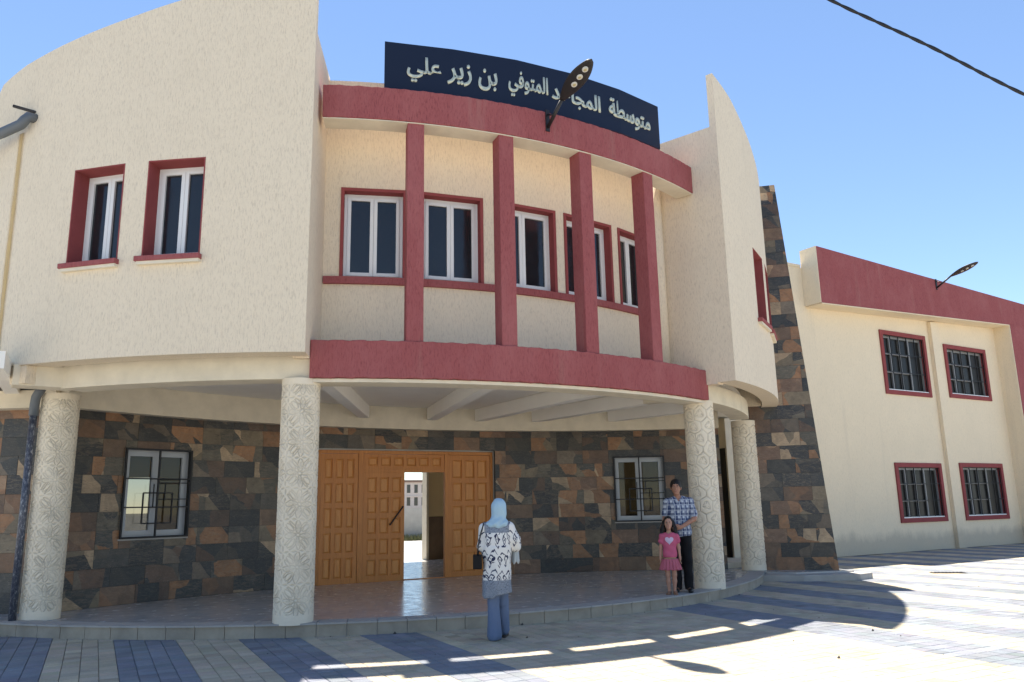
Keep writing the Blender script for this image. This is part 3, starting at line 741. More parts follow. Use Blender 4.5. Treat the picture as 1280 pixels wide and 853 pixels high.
# ------------------------------------------------------------------ sign on the balcony
def sign():
    t0, t1 = -16.5, 17.0
    zb = lambda s: 7.83+.10*max(0, (s-t0)/(t1-t0)); zt = lambda s: 8.655+.12*max(0, (s-t0-5)/(t1-t0-5))
    sg = thing('school_sign', tuple(pol(0, 9.1, 7.8)), 'long curved navy sign with pale Arabic lettering standing on the upper red band', 'sign')
    b = MB(); shell(b, lambda s, d, z: pol(s, d, zb(s)+(zt(s)-zb(s))*z), steps(t0, t1, 5), [0, 1], 9.10, 9.05); b.build('sign_board', M_SIGN, sg)
    for s in steps(t0+1.5, t1-1.5, 4):
        MB().box(polframe(s, 9.05), -.02, .02, -.25, 0, 7.4, zt(s)-.1).build('support_post', M_LAMP, sg)
    SH = {'ع': 'ﻉﻊﻋﻌ', 'ل': 'ﻝﻞﻟﻠ', 'ي': 'ﻱﻲﻳﻴ', 'ز': 'ﺯﺰ', 'ر': 'ﺭﺮ', 'ب': 'ﺏﺐﺑﺒ', 'ن': 'ﻥﻦﻧﻨ', 'م': 'ﻡﻢﻣﻤ', 'ت': 'ﺕﺖﺗﺘ', 'و': 'ﻭﻮ', 'ف': 'ﻑﻒﻓﻔ', 'ج': 'ﺝﺞﺟﺠ', 'ا': 'ﺍﺎ', 'ه': 'ﻩﻪﻫﻬ', 'د': 'ﺩﺪ', 'س': 'ﺱﺲﺳﺴ', 'ط': 'ﻁﻂﻃﻄ', 'ة': 'ﺓﺔ'}
    def shape(wd):
        o = ''
        for i, c in enumerate(wd):
            pj = i > 0 and len(SH[wd[i-1]]) == 4; nj = i < len(wd)-1 and len(SH[c]) == 4
            o += SH[c][(1 if pj else 0)+(2 if nj else 0)]
        return o[::-1]
    # word, left angle, right angle, ink bottom, ink top (fractions of a straight board position in metres)
    WORDS = [('علي', -14.35, -11.0, 8.02, 8.45), ('زير', -10.4, -7.9, 8.05, 8.43), ('بن', -7.2, -5.2, 8.04, 8.42), ('المتوفي', -4.0, .55, 8.03, 8.50), ('المجاهد', 1.0, 7.35, 8.09, 8.46), ('متوسطة', 8.6, 15.3, 8.09, 8.52)]
    tmps = []
    for wd, a, b_, z0, z1 in WORDS:
        c = bpy.data.curves.new('tmp', 'FONT'); c.body = shape(wd); c.size = 1; c.offset = .018; c.resolution_u = 4
        o = bpy.data.objects.new('tmp', c); col.objects.link(o); tmps.append(o)
    bpy.context.view_layer.update(); dg = bpy.context.evaluated_depsgraph_get()
    import bmesh
    for (wd, a, b_, z0, z1), o in zip(WORDS, tmps):
        me = bpy.data.meshes.new_from_object(o.evaluated_get(dg)); bm = bmesh.new(); bm.from_mesh(me); bmesh.ops.remove_doubles(bm, verts=bm.verts, dist=1e-5)
        bmesh.ops.triangulate(bm, faces=bm.faces); 
        bmesh.ops.subdivide_edges(bm, edges=[e for e in bm.edges if e.calc_length() > .25], cuts=2, use_grid_fill=False)
        bmesh.ops.triangulate(bm, faces=bm.faces)
        xs = [v.co.x for v in bm.verts]; ys = [v.co.y for v in bm.verts]; x0, x1, y0, y1 = min(xs), max(xs), min(ys), max(ys)
        isl = {}; n = 0
        for v in bm.verts:
            if v in isl: continue
            st = [v]; isl[v] = n
            while st:
                p = st.pop()
                for e in p.link_edges:
                    q = e.other_vert(p)
                    if q not in isl: isl[q] = n; st.append(q)
            n += 1
        res = bmesh.ops.extrude_face_region(bm, geom=list(bm.faces)); nv = [g for g in res['geom'] if isinstance(g, bmesh.types.BMVert)]
        front = set(nv)
        off = ORG[sg.name]
        for v in bm.verts:
            k = isl.get(v, None); s = a+(b_-a)*(v.co.x-x0)/(x1-x0); z = z0+(z1-z0)*(v.co.y-y0)/(y1-y0); isf = v in front
            kk = k if k is not None else isl.get(min((q for q in isl), key=lambda q: (q.co-v.co).length_squared), 0)
            r = (9.118+.0012*(kk % 7)) if isf else 9.0
            # board is built of flat facets: follow the same facets
            n_f = 5; fa = (t1-t0)/n_f; i_f = min(n_f-1, int((s-t0)/fa)); m_ = t0+(i_f+.5)*fa
            rr = r-9.10+9.10*math.cos(R(fa/2))/math.cos(R(s-m_)); dz = .10*(s-t0)/(t1-t0)*0
            v.co = pol(s, rr, z)-off
        me2 = bpy.data.meshes.new('word'); bm.to_mesh(me2); bm.free(); me2.materials.append(M_LETTER)
        wo = bpy.data.objects.new('lettering', me2); col.objects.link(wo); wo.parent = sg
        cv = o.data; bpy.data.objects.remove(o); bpy.data.curves.remove(cv); bpy.data.meshes.remove(me)
sign()

# ------------------------------------------------------------------ street lamps fixed to the walls
def wall_lamp(base, outd, sided, upz, tip, label, wd=.33):
    """base: fixing point, outd: direction away from the wall, tip: end of the head"""
    base = Vector(base); tip = Vector(tip); outd = Vector(outd).normalized(); side = Vector((-outd.y, outd.x, 0))
    t = thing('street_lamp', tuple(base), label, 'street lamp', 'LED street lamps bolted to the red bands')
    F = frame(base, side, outd)
    MB().box(F, -.035, .035, .0, .02, -.17, .2).build('mounting_plate', M_LAMP, t)
    knee = base.lerp(tip, .34)+Vector((0, 0, .02))
    a0 = F(0, .02, -.10)
    MB().tube([a0, knee], .03, 10).build('arm', M_LAMP, t, smooth=True)
    MB().tube([F(0, .02, .12), a0.lerp(knee, .45)], .014, 8).build('brace', M_LAMP, t, smooth=True)
    ax = (tip-knee); L = ax.length; ax.normalize(); sx = ax.cross(Vector((0, 0, 1))).normalized(); un = sx.cross(ax).normalized()
    if un.z < 0: un = -un
    n = 20; m = 16; V = []; Fc = []
    for i in range(n+1):
        q = i/n; wv = wd/2*(math.sin(math.pi*min(1, q**1.15*.93+.03)))**.75+.016*(1-q); hv = .045*(math.sin(math.pi*min(.98, q*.9+.06)))**.5
        if i == n: wv = .01; hv = .008
        for k in range(m):
            a = 2*math.pi*k/m; V.append(knee+ax*(L*q)+sx*(wv*math.cos(a))+un*(hv*math.sin(a)*(.45 if math.sin(a) < 0 else 1)))
    for i in range(n):
        for k in range(m): Fc.append((i*m+k, i*m+(k+1) % m, (i+1)*m+(k+1) % m, (i+1)*m+k))
    Fc += [tuple(range(m))[::-1], tuple(range(n*m, n*m+m))]
    hd_ = MB().add(V, Fc).build('lamp_head', M_LAMP, t, smooth=True)
    for q in (.42, .6, .78):
        c = knee+ax*(L*q)-un*.022
        MB().tube([c+un*.01, c-un*.012], [.052, .046], 14).build('led_lens', M_LENS, hd_)
        MB().tube([c-un*.013, c-un*.018], [.028, .02], 10).build('led_chip', M_CHIP, hd_)
M_LENS = mat('lamp_lens', (.62, .6, .54), .2, .0); M_CHIP = mat('led_chip', (.45, .38, .2), .3)
wall_lamp((-.02, -1.02, 7.64), (0, -1, 0), None, 0, (.085, -2.2, 8.13), 'dark LED street lamp reaching up in front of the navy sign')

# ------------------------------------------------------------------ right classroom block
blk = thing('classroom_block', (15.1, 5.67, 0), 'cream two storey classroom block with slanting red parapet on the right', 'building')
an = R(3.411); Bd = Vector((math.cos(an), math.sin(an), 0)); Bn = Vector((math.sin(an), -math.cos(an), 0))
KF = frame((15.103, 5.666, 0), Bd, Bn)
WB = [(1.17, 3.63, 4.93, 7.02), (4.70, 7.27, 4.99, 6.85), (1.17, 3.63, .88, 2.72), (4.71, 7.32, .87, 2.75)]
Sx = merge([-8, 11.5], [q for a in WB for q in a[:2]]); Zx = merge([0, 9.0], [q for a in WB for q in a[2:]])
wl = MB(); shell(wl, lambda s, d, z: KF(s, d, z if z < 8.9 else 8.63), Sx, Zx, 0, -.3, lambda s, z: not any(a < s < b and c < z < d for a, b, c, d in WB)); wl.build('front_wall', M_STUCR, blk)
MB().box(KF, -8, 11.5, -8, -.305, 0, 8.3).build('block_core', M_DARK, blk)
MB().box(KF, 11.5, 16, -8, .55, 0, 8.4).build('far_bay', M_STUCR, blk)
# red parapet band and frame standing proud
tz = lambda s: 9.17-.042*(s+2.35); bz = lambda s: 7.40+.036*(s+2.35)
a, b = -2.33, 17.0
def bandpoly(x0, x1, zf0, zf1, y0, y1, name, m, **k):
    n = 8; mbx = MB(); XS = steps(x0, x1, n)
    shell(mbx, lambda s, d, z: KF(s, d, zf0(s)+(zf1(s)-zf0(s))*z), XS, [0, 1], y1, y0); return mbx.build(name, m, blk, **k)
bandpoly(-2.33, 17, bz, tz, .05, .60, 'red_parapet', M_RED)
bandpoly(-2.34, 17, lambda s: bz(s)+.0, lambda s: tz(s)-.004, .0, .575, 'parapet_core', M_STUCR)
MB().box(KF, -2.35, -2.331, 0, .60, bz(-2.33)+.0, tz(-2.33)).build('parapet_end', M_STUCR, blk)
bandpoly(-2.3, 8.12, lambda s: bz(s)-.035, lambda s: bz(s)-.003, .0, .59, 'parapet_underside', M_STUCR)
MB().box(KF, 8.14, 17, .05, .60, 0, 7.8).build('red_frame_leg', M_RED, blk)
MB().box(KF, 8.10, 8.137, .0, .59, 0, 7.75).build('frame_leg_side', M_STUCR, blk)
MB().box(KF, 3.92, 4.36, 0, .13, 0, 7.55).build('pilaster', M_STUCR, blk, bevel=.01)
MB().box(KF, -8, -2.4, -.3, .02, 8.632, 8.72).build('coping', M_STUCR, blk)
for (x0, x1, z0, z1) in WB:
    wd = x1-x0; h = z1-z0; F = frame(KF((x0+x1)/2, 0, z0), Bd, Bn)
    L = MB(); t = .13; x = wd/2
    L.box(F, -x-.01, -x+t, -.16, .05, -.01, h+.01); L.box(F, x-t, x+.01, -.16, .05, -.01, h+.01); L.box(F, -x+t, x-t, -.16, .05, h-t, h+.01); L.box(F, -x+t, x-t, -.16, .05, -.01, t)
    win = L.build('window', M_LINE, blk, bevel=.006)
    x -= t; a0, a1 = t, h-t
    f = MB(); y0, y1 = -.14, -.09; e = .045
    f.box(F, -x, x, y0, y1, a0, a0+e); f.box(F, -x, x, y0, y1, a1-e*1.8, a1)
    nx = 3; X1 = x*.38; f.box(F, -x, -x+e, y0, y1, a0, a1)
    for i in range(1, nx+1): c = -x+(X1+x)*i/nx; f.box(F, c-e*.6, c+e*.6, y0, y1+.002, a0, a1)
    for j in (1, 2): zc = a0+(a1-a0)*j/3; f.box(F, -x, X1, y0, y1-.002, zc-.018, zc+.018)
    f.box(F, x-e, x, y0, y1, a0, a1)
    f.build('sash', M_BLKPVC, win)
    MB().box(F, -x, x, -.155, -.15, a0, a1).build('pane', M_DUSTY, win)
    MB().box(F, -x+.02, x-.02, -.06, .03, t+.001, t+.03).build('inner_sill', M_WHITEPVC, win)
    gr = MB()
    for i in range(0, 6): c = -x+.012+(2*x-.024)*i/5; gr.box(F, c-.012, c+.012, -.03, -.006, a0, a1)
    for zc in (a0+.012, (a0*.33+a1*.67), (a0*.66+a1*.34), a1-.012): gr.box(F, -x, x, -.033, -.003, zc-.010, zc+.010)
    gr.build('iron_grille', M_IRON, win)
tp = KF(6.25, 1.55, 9.32)
wall_lamp(tuple(KF(3.75, .605, 8.72)), tuple(Bn), None, 0, tuple(KF(4.02, 1.95, 9.2)), 'small dark LED street lamp on the red parapet of the right block', .52)

# ------------------------------------------------------------------ pipes
dp = thing('drain_pipe', (-6.95, 2.75, 0), 'mottled dark plastic drain pipe beside the leftmost carved column', 'pipe')
def wrap():
    m = mat('mottled_pipe', (.06, .065, .08), .35); k = N(m); f = k.noise(k.coord((1, 1, .45)), 38, 5, .7)
    k.col(k.ramp(f, [(.4, (.03, .035, .055)), (.55, (.09, .10, .13)), (.68, (.42, .42, .42))])); k.bump(f, .6, .006); return m
MB().tube([(-6.91, 2.46, .16), (-6.91, 2.46, 3.12)], .052, 14).build('pipe', wrap(), dp, smooth=True)
M_PIPE = mat('grey_plastic_pipe', (.11, .125, .14), .45)
MB().tube([(-6.91, 2.46, 3.05), (-6.91, 2.46, 3.22), (-6.90, 2.43, 3.32), (-6.86, 2.38, 3.40), (-6.83, 2.36, 3.46)], .066, 14).build('elbow', M_PIPE, dp, smooth=True)
up_ = thing('roof_drain_pipe', tuple(pol(-52, 9.7, 7.3)), 'grey elbow drain pipe entering the top left of the curved wall', 'pipe')
P0 = pol(-49.3, 9.55, 7.50)
MB().tube([P0, pol(-49.5, 9.66, 7.49), pol(-49.6, 9.70, 7.42), pol(-49.9, 9.72, 7.35), pol(-51.5, 9.80, 7.24), pol(-60, 10.3, 6.85)], .075, 14).build('pipe', M_PIPE, up_, smooth=True)
MB().tube([pol(-49.3, 9.56, 7.60), pol(-50.9, 9.75, 7.68)], .025, 8).build('stub', M_LAMP, up_)
# yellowish run-off mark left by the missing pipe
M_STAIN = mat('yellow_run_off_stain', (.60, .43, .20), .9, spec=.1)
_k = N(M_STAIN); _t = _k.n('TexCoord'); _sx = _k.n('SeparateXYZ'); _k.l(_t.outputs['Generated'], _sx.inputs[0])
_e = _k.math('MULTIPLY', _k.math('MULTIPLY', _sx.outputs[0], _k.math('SUBTRACT', 1.0, _sx.outputs[0])), 4.0)
_n = _k.noise(_k.coord((1, 1, .15)), 14, 5, .7)
_k.l(_k.math('MULTIPLY', _k.math('POWER', _e, 1.6), _k.ramp(_n, [(.25, g3(.35)), (.65, g3(.95))])), _k.b.inputs['Alpha'])
_A = steps(-51.25, -50.25, 6)
MB().add([tuple(pol(t, 9.587, z)) for z in (3.72, 7.3) for t in _A], [(i, i+1, 8+i, 7+i) for i in range(6)]).build('rust_streak', M_STAIN, bld)

# ------------------------------------------------------------------ overhead cable
ca = Vector(CAM)+Vector((.79, .613, .632))*7.6; cb_ = Vector(CAM)+Vector((.891, .454, .442))*8.6
mid = Vector(CAM)+Vector((.849, .529, .534))*8.0
d1 = ca-mid; d2 = cb_-mid
pts = [ca+d1*2.5+Vector((0, 0, .25)), ca+d1*1.2+Vector((0, 0, .08)), ca, mid, cb_, cb_+d2*1.5+Vector((0, 0, .1)), cb_+d2*4+Vector((0, 0, .6))]
tw = []; N_ = 60
def cat_(P, t):
    n = len(P)-1; f = min(n-1e-6, t*n); i = int(f); f -= i; p0, p1, p2, p3 = P[max(0, i-1)], P[i], P[i+1], P[min(n, i+2)]
    return .5*((2*p1)+(p2-p0)*f+(2*p0-5*p1+4*p2-p3)*f*f+(3*p1-p0-3*p2+p3)*f**3)
cbl = thing('overhead_cable', tuple(mid), 'twisted black overhead cable crossing the top right sky', 'cable')
for k in range(2):
    pp = []
    for i in range(241):
        p = cat_(pts, i/240); a = i*.45+k*math.pi; pp.append(p+Vector((math.cos(a)*.4, math.cos(a)*.2, math.sin(a)))*.0075)
    MB().tube(pp, .0125, 6).build('strand', M_IRON, cbl, smooth=True)

# ------------------------------------------------------------------ manhole-like drain grate
gt = MB(); GF = frame((10.7, .5, 0), (.8, -.6, 0), (.6, .8, 0))
gt.box(GF, -.35, .35, -.14, .14, .001, .006)
for i in range(9): gt.box(GF, -.32+i*.075, -.285+i*.075, -.12, .12, .0065, .012)
tagit(gt.build('drain_grate', M_LAMP, origin=(10.7, .5, 0)), 'small dark drain grate lying in the sunny paving', 'grate')

pb_ = MB()
for i in range(90):
    x = random.uniform(-7, 9); y = -1.05-random.uniform(0, 4.5) if random.random() < .6 else None
    if y is None:
        t = random.uniform(-50, 40); q = pol(t, PR+random.uniform(.005, .06)); x, y = q.x, q.y
    r = random.uniform(.004, .012) if i % 12 else .022
    a = [random.uniform(.6, 1.3)*r for _ in range(6)]
    pb_.add([(x+a[0], y, .003), (x, y+a[1], .003), (x-a[2], y, .003), (x, y-a[3], .003), (x+a[4]*.2, y, .003+a[5])], [(0, 1, 4), (1, 2, 4), (2, 3, 4), (3, 0, 4), (3, 2, 1, 0)])
tagit(pb_.build('grit', mat('dark_grit', (.05, .045, .04), .9), origin=(0, -2, 0)), 'scattered dark grit and pebbles on the paving', 'grit', kind='stuff')

# ------------------------------------------------------------------ what shows through the open door
mb = MB().box(W0, -40, 40, 30, 30.25, -.03, 1.62)
tagit(mb.build('courtyard_wall', plaster('courtyard_wall_paint', (.6, .57, .5)), origin=(20, 30, 0)), 'low pale courtyard wall seen through the open door', 'wall')
hs = thing('distant_house', (50, 130, 0), 'distant pale two storey house seen through the open door', 'house')
hw = plaster('house_paint', (.66, .56, .48)); hF = frame((46, 130, 0), (1, 0, 0), (0, -1, 0))
MB().box(hF, -18, 22, -10, 0, 0, 6.4).build('wall', hw, hs); MB().box(hF, -18.3, 22.3, -10.3, .4, 6.4, 6.8).build('cornice', plaster('cornice_paint', (.25, .16, .12)), hs)
MB().box(hF, -18.1, 22.1, -10, .15, 3.75, 3.95).build('string_course', hw, hs)
for i in range(26):
    for z in (2.15, 4.45):
        f_ = MB().box(hF, -17+i*1.45, -16.35+i*1.45, -.02, .05, z, z+1.5).build('window', M_DGLASS, hs)
mb = MB().box(W0, 0, 45, 29.2, 29.95, -.03, .25)
def grass_m():
    m = mat('dry_grass', (.12, .13, .05), .9); k = N(m); k.col(k.mix(k.noise(k.coord(), 3, 4), (.09, .12, .04), (.22, .2, .1))); return m
gm_ = grass_m(); gb = MB()
for i in range(5000):
    x = random.uniform(4, 22); y = random.uniform(28.8, 29.9); h = random.uniform(.1, .35); a = random.uniform(0, 6.28); dx, dy = .03*math.cos(a), .03*math.sin(a); lx, ly = random.gauss(0, .06), random.gauss(0, .06)
    gb.add([(x-dx, y-dy, -.03), (x+dx, y+dy, -.03), (x+lx, y+ly, h)], [(0, 1, 2)])
tagit(gb.build('weeds', gm_, origin=(13, 29.4, 0)), 'strip of dry weeds at the foot of the courtyard wall', 'weeds', kind='stuff')

#PEOPLE
# ------------------------------------------------------------------ people (smooth implicit bodies meshed by surface nets)
def seg_(P, a, b, r1, r2):
    a = np.array(a, float); b = np.array(b, float); ab = b-a; L = (ab**2).sum()
    t = np.clip(((P-a)@ab)/L, 0, 1); return np.sqrt(((P-a-t[:, None]*ab)**2).sum(1))-(r1+(r2-r1)*t)
def ell_(P, c, r):
    r = np.array(r, float); q = (P-np.array(c, float))/r; k0 = np.sqrt((q**2).sum(1)); k1 = np.sqrt(((q/r)**2).sum(1))+1e-9; return k0*(k0-1)/k1
def smin(a, b, k=.03):
    h = np.clip(.5+.5*(b-a)/k, 0, 1); return b+(a-b)*h-k*h*(1-h)
def sdf_mesh(fn, lo, hi, h):
    lo = np.array(lo, float); n = np.ceil((np.array(hi)-lo)/h).astype(int)+1
    ax = [lo[i]+h*np.arange(n[i]) for i in range(3)]
    G = np.stack(np.meshgrid(*ax, indexing='ij'), -1).reshape(-1, 3)
    D = np.concatenate([fn(G[i:i+400000]) for i in range(0, len(G), 400000)]).reshape(n)
    # bring large fields to a clean outside border
    D[0] = D[-1] = 1; D[:, 0] = D[:, -1] = 1; D[:, :, 0] = D[:, :, -1] = 1
    S = D < 0; m = n-1
    acc = np.zeros((*m, 3)); cnt = np.zeros(m)
    idx = np.stack(np.meshgrid(*[np.arange(k) for k in m], indexing='ij'), -1)
    for axis in range(3):
        for a in (0, 1):
            for b in (0, 1):
                o0 = [0, 0, 0]; o1 = [0, 0, 0]; oth = [i for i in range(3) if i != axis]
                o0[oth[0]] = o1[oth[0]] = a; o0[oth[1]] = o1[oth[1]] = b; o1[axis] = 1
                d0 = D[o0[0]:o0[0]+m[0], o0[1]:o0[1]+m[1], o0[2]:o0[2]+m[2]]; d1 = D[o1[0]:o1[0]+m[0], o1[1]:o1[1]+m[1], o1[2]:o1[2]+m[2]]
                c = (d0 < 0) != (d1 < 0); t = np.where(c, d0/np.where(c, d0-d1, 1), 0)
                for i in range(3): acc[..., i] += np.where(c, o0[i]+(t if i == axis else 0), 0)
                cnt += c
    act = cnt > 0; vid = -np.ones(m, int); vid[act] = np.arange(act.sum())
    V = lo+h*(idx[act]+acc[act]/cnt[act][:, None])
    F = []
    for axis in range(3):
        u, v = [(1, 2), (2, 0), (0, 1)][axis]
        s0 = [slice(1, -1)]*3; s0[axis] = slice(0, -1); s1 = list(s0); s1[axis] = slice(1, None)
        a, b = S[tuple(s0)], S[tuple(s1)]
        w_ = np.argwhere(a != b); off = np.array([1, 1, 1]); off[axis] = 0; w_ = w_+off
        flip = S[tuple(w_.T)]
        eu = np.zeros(3, int); eu[u] = 1; ev = np.zeros(3, int); ev[v] = 1
        q = [vid[tuple((w_-eu*i-ev*j).T)] for i, j in ((0, 0), (1, 0), (1, 1), (0, 1))]
        Q = np.stack(q, -1); Q[~flip] = Q[~flip][:, ::-1]; F.append(Q)
    return V, np.concatenate(F)
def sdf_obj(name, fn, lo, hi, h, T, m, parent, mat_fn=None):
    V, F = sdf_mesh(fn, lo, hi, h)
    off = np.array(ORG[parent.name if parent.parent is None else parent.parent.name])
    Mx = np.array(T)[:3, :3]; t = np.array(T)[:3, 3]
    # keep person-local coordinates on the mesh so clothing patterns follow the body; the object carries the transform
    me = bpy.data.meshes.new(name); me.vertices.add(len(V)); me.vertices.foreach_set('co', V.astype(np.float32).ravel())
    me.loops.add(F.size); me.loops.foreach_set('vertex_index', F.astype(np.int32).ravel()); me.polygons.add(len(F)); me.polygons.foreach_set('loop_start', np.arange(0, F.size, 4))
    me.polygons.foreach_set('use_smooth', np.ones(len(F), bool)); me.update(calc_edges=True)
    for q in (m if isinstance(m, (list, tuple)) else [m]): me.materials.append(q)
    if mat_fn is not None:
        c = V[F].mean(1); me.polygons.foreach_set('material_index', mat_fn(c).astype(np.int32))
    o = bpy.data.objects.new(name, me); col.objects.link(o); o.parent = parent
    if parent.get('category') is None and parent.parent is not None: pass
    return o
def person(loc, rot, label):
    o = bpy.data.objects.new('person', None); col.objects.link(o); o.location = loc; o.rotation_euler = (0, 0, rot); o.empty_display_size = .2
    ORG[o.name] = Vector((0, 0, 0)); return tagit(o, label, 'person')
I4 = Matrix.Identity(4)
def chain(P, pts, k=.025):
    d = None
    for (a, ra), (b, rb) in zip(pts, pts[1:]):
        e = seg_(P, a, b, ra, rb); d = e if d is None else smin(d, e, k)
    return d
def hand(P, wrist, fwd, side, L, curl=.35):
    """palm and five fingers. fwd along the palm, side towards the thumb, curl bends towards -normal"""
    wrist = np.array(wrist, float); f = np.array(fwd, float); f /= np.linalg.norm(f); s = np.array(side, float); s -= f*(s@f); s /= np.linalg.norm(s); n = np.cross(f, s)
    s_ = L/.19; d = smin(seg_(P, wrist, wrist+f*.05*s_+s*.012*s_, .022*s_, .024*s_), seg_(P, wrist+f*.02*s_-s*.014*s_, wrist+f*.085*s_-s*.024*s_, .019*s_, .014*s_), .02)
    d = smin(d, seg_(P, wrist+f*.02*s_+s*.02*s_, wrist+f*.09*s_+s*.028*s_, .016*s_, .014*s_), .02)
    for i, (o, l) in enumerate(((.030, .068), (.010, .078), (-.010, .072), (-.029, .056))):
        a = wrist+(f*.088+s*o)*s_; c1 = curl*(.7+.12*i); b = a+(f*math.cos(c1)-n*math.sin(c1))*l*.5*s_; c2 = c1*2.1; e = b+(f*math.cos(c2)-n*math.sin(c2))*l*.5*s_
        d = smin(d, smin(seg_(P, a, b, .0095*s_, .0085*s_), seg_(P, b, e, .0085*s_, .007*s_), .004), .006)
    a = wrist+(f*.025+s*.028)*s_; b = a+(f*.03+s*.028-n*.008)*s_; e = b+(f*.034+s*.006-n*.006)*s_
    return smin(d, smin(seg_(P, a, b, .013*s_, .010*s_), seg_(P, b, e, .010*s_, .008*s_), .006), .012)
def head_sdf(P, c, s, child=False):
    """head facing -y, centre c, s = scale relative to an adult"""
    q = (P-np.array(c))/s
    d = ell_(q, (0, .012, .02), (.077, .094, .098)); d = smin(d, ell_(q, (0, -.022, -.052), (.054, .062, .062)), .035)
    d = smin(d, ell_(q, (0, -.068, -.098), (.024, .018, .018)), .03)
    d = smin(d, seg_(q, (0, -.082, .012), (0, -.103, -.026), .008, .0125), .014)      # nose
    d = smin(d, seg_(q, (-.03, -.076, .024), (.03, -.076, .024), .012, .012), .016)   # brow
    for x in (-1, 1):
        d = smin(d, ell_(q, (x*.078, .012, -.012), (.011, .020, .032)), .01)
        d = -smin(-d, seg_(q, (x*.030, -.095, .002), (x*.034, -.094, .002), .013, .012), .014)
    d = smin(d, seg_(q, (-.016, -.083, -.054), (.016, -.083, -.054), .0065, .0065), .008); d = smin(d, seg_(q, (-.013, -.080, -.064), (.013, -.080, -.064), .007, .007), .008)
    return d*s
def face_parts(parent, c, s, lipc, browc):
    c = Vector(c)
    mw = mat('eye_white', (.33, .30, .28), .4); mk = mat('iris', (.03, .018, .012), .2)
    def small(name, pts, r, m):
        o = MB().tube([c+Vector(p)*s for p in pts], [q*s for q in r], 8).build(name, m, parent, smooth=True); return o
    for x in (-1, 1):
        small('eye', [(x*.022, -.079, .003), (x*.031, -.0825, .0035), (x*.040, -.079, .003)], (.004, .0075, .004), mw)
        small('iris', [(x*.031, -.0895, .0035), (x*.031, -.091, .0035)], (.0048, .003), mk)
        small('eyebrow', [(x*.014, -.088, .019), (x*.030, -.090, .024), (x*.046, -.081, .018)], (.003, .0042, .002), browc)
    small('lips', [(-.021, -.084, -.058), (-.006, -.0905, -.0565), (.006, -.0905, -.0565), (.021, -.084, -.058)], (.002, .0052, .0052, .002), lipc)
def skin_m(name, base):
    m = mat(name, base, .5, spec=.35); k = N(m); v = k.coord(); k.col(k.mix(k.noise(v, 18, 3), base, (base[0]*.82, base[1]*.72, base[2]*.7)))
    m.node_tree.nodes['Principled BSDF'].inputs['Subsurface Weight'].default_value = .08; return m
def cloth(name, c, fold=.4, rough=.85):
    m = mat(name, c, rough, spec=.2); k = N(m); n = k.noise(k.coord((1, 1, .25)), 9, 4); k.col(k.mix(n, c, tuple(x*.72 for x in c))); k.bump(n, fold, .02); return m
HAIR = mat('black_hair', (.012, .009, .008), .55, spec=.3); kk_ = N(HAIR); kk_.bump(kk_.noise(kk_.coord((1, 1, .1)), 120, 3), .6, .004)
SKM = skin_m('man_skin', (.40, .21, .135)); SKG = skin_m('girl_skin', (.50, .285, .20)); SKW = skin_m('woman_skin', (.42, .24, .16))
LIP = mat('lip', (.30, .10, .085), .4); BROW = mat('eyebrow_hair', (.02, .014, .012), .7)
def ground_rot(x, y): return -math.atan2(x-CAM[0], y-CAM[1])

# ---- man
mx, my = 2.72, -.33
man = person((mx, my, .172), ground_rot(mx, my), 'man in blue and white plaid shirt and black trousers standing by the carved column')
man.scale = (1.0, 1.0, 1.012)
def man_skin(P):
    d = head_sdf(P, (-.03, -.032, 1.675), 1.07)
    d = smin(d, chain(P, [((0, .015, 1.44), .062), ((-.022, -.010, 1.56), .050)]), .03)
    d = smin(d, ell_(P, (0, .01, 1.33), (.165, .10, .17)), .05); d = smin(d, ell_(P, (0, .01, 1.10), (.15, .105, .18)), .05); d = smin(d, ell_(P, (0, .01, .93), (.155, .11, .11)), .05)
    for x in (-1, 1):
        d = smin(d, chain(P, [((x*.085, .01, .90), .085), ((x*.085, 0, .50), .058), ((x*.09, .02, .10), .038)]), .03)
        d = smin(d, seg_(P, (x*.09, .03, .05), (x*.11, -.13, .035), .035, .03), .03)
        d = smin(d, seg_(P, (x*.05, .01, 1.46), (x*.175, .01, 1.435), .055, .055), .04)
    # arm across to the girl, and the arm behind her
    d = smin(d, chain(P, [((.185, .01, 1.43), .052), ((.245, -.0, 1.19), .042), ((.235, -.04, 1.155), .041), ((.02, -.27, 1.035), .029)]), .02)
    d = smin(d, hand(P, (.02, -.27, 1.035), (-.93, -.28, -.22), (-.1, -.15, .95), .185, .30), .015)
    d = smin(d, chain(P, [((-.185, .01, 1.43), .052), ((-.235, .05, 1.19), .041), ((-.26, -.15, 1.10), .028)]), .02)
    d = smin(d, hand(P, (-.26, -.15, 1.10), (-.25, -.75, -.45), (.9, -.3, 0), .18, .4), .015)
    return d
sdf_obj('body', man_skin, (-.55, -.42, -.02), (.34, .24, 1.86), .0085, I4, SKM, man)
def folds(P, a=.004, f=38): return a*np.sin(P[:, 2]*f+np.sin(P[:, 0]*23)*1.6+P[:, 1]*17)
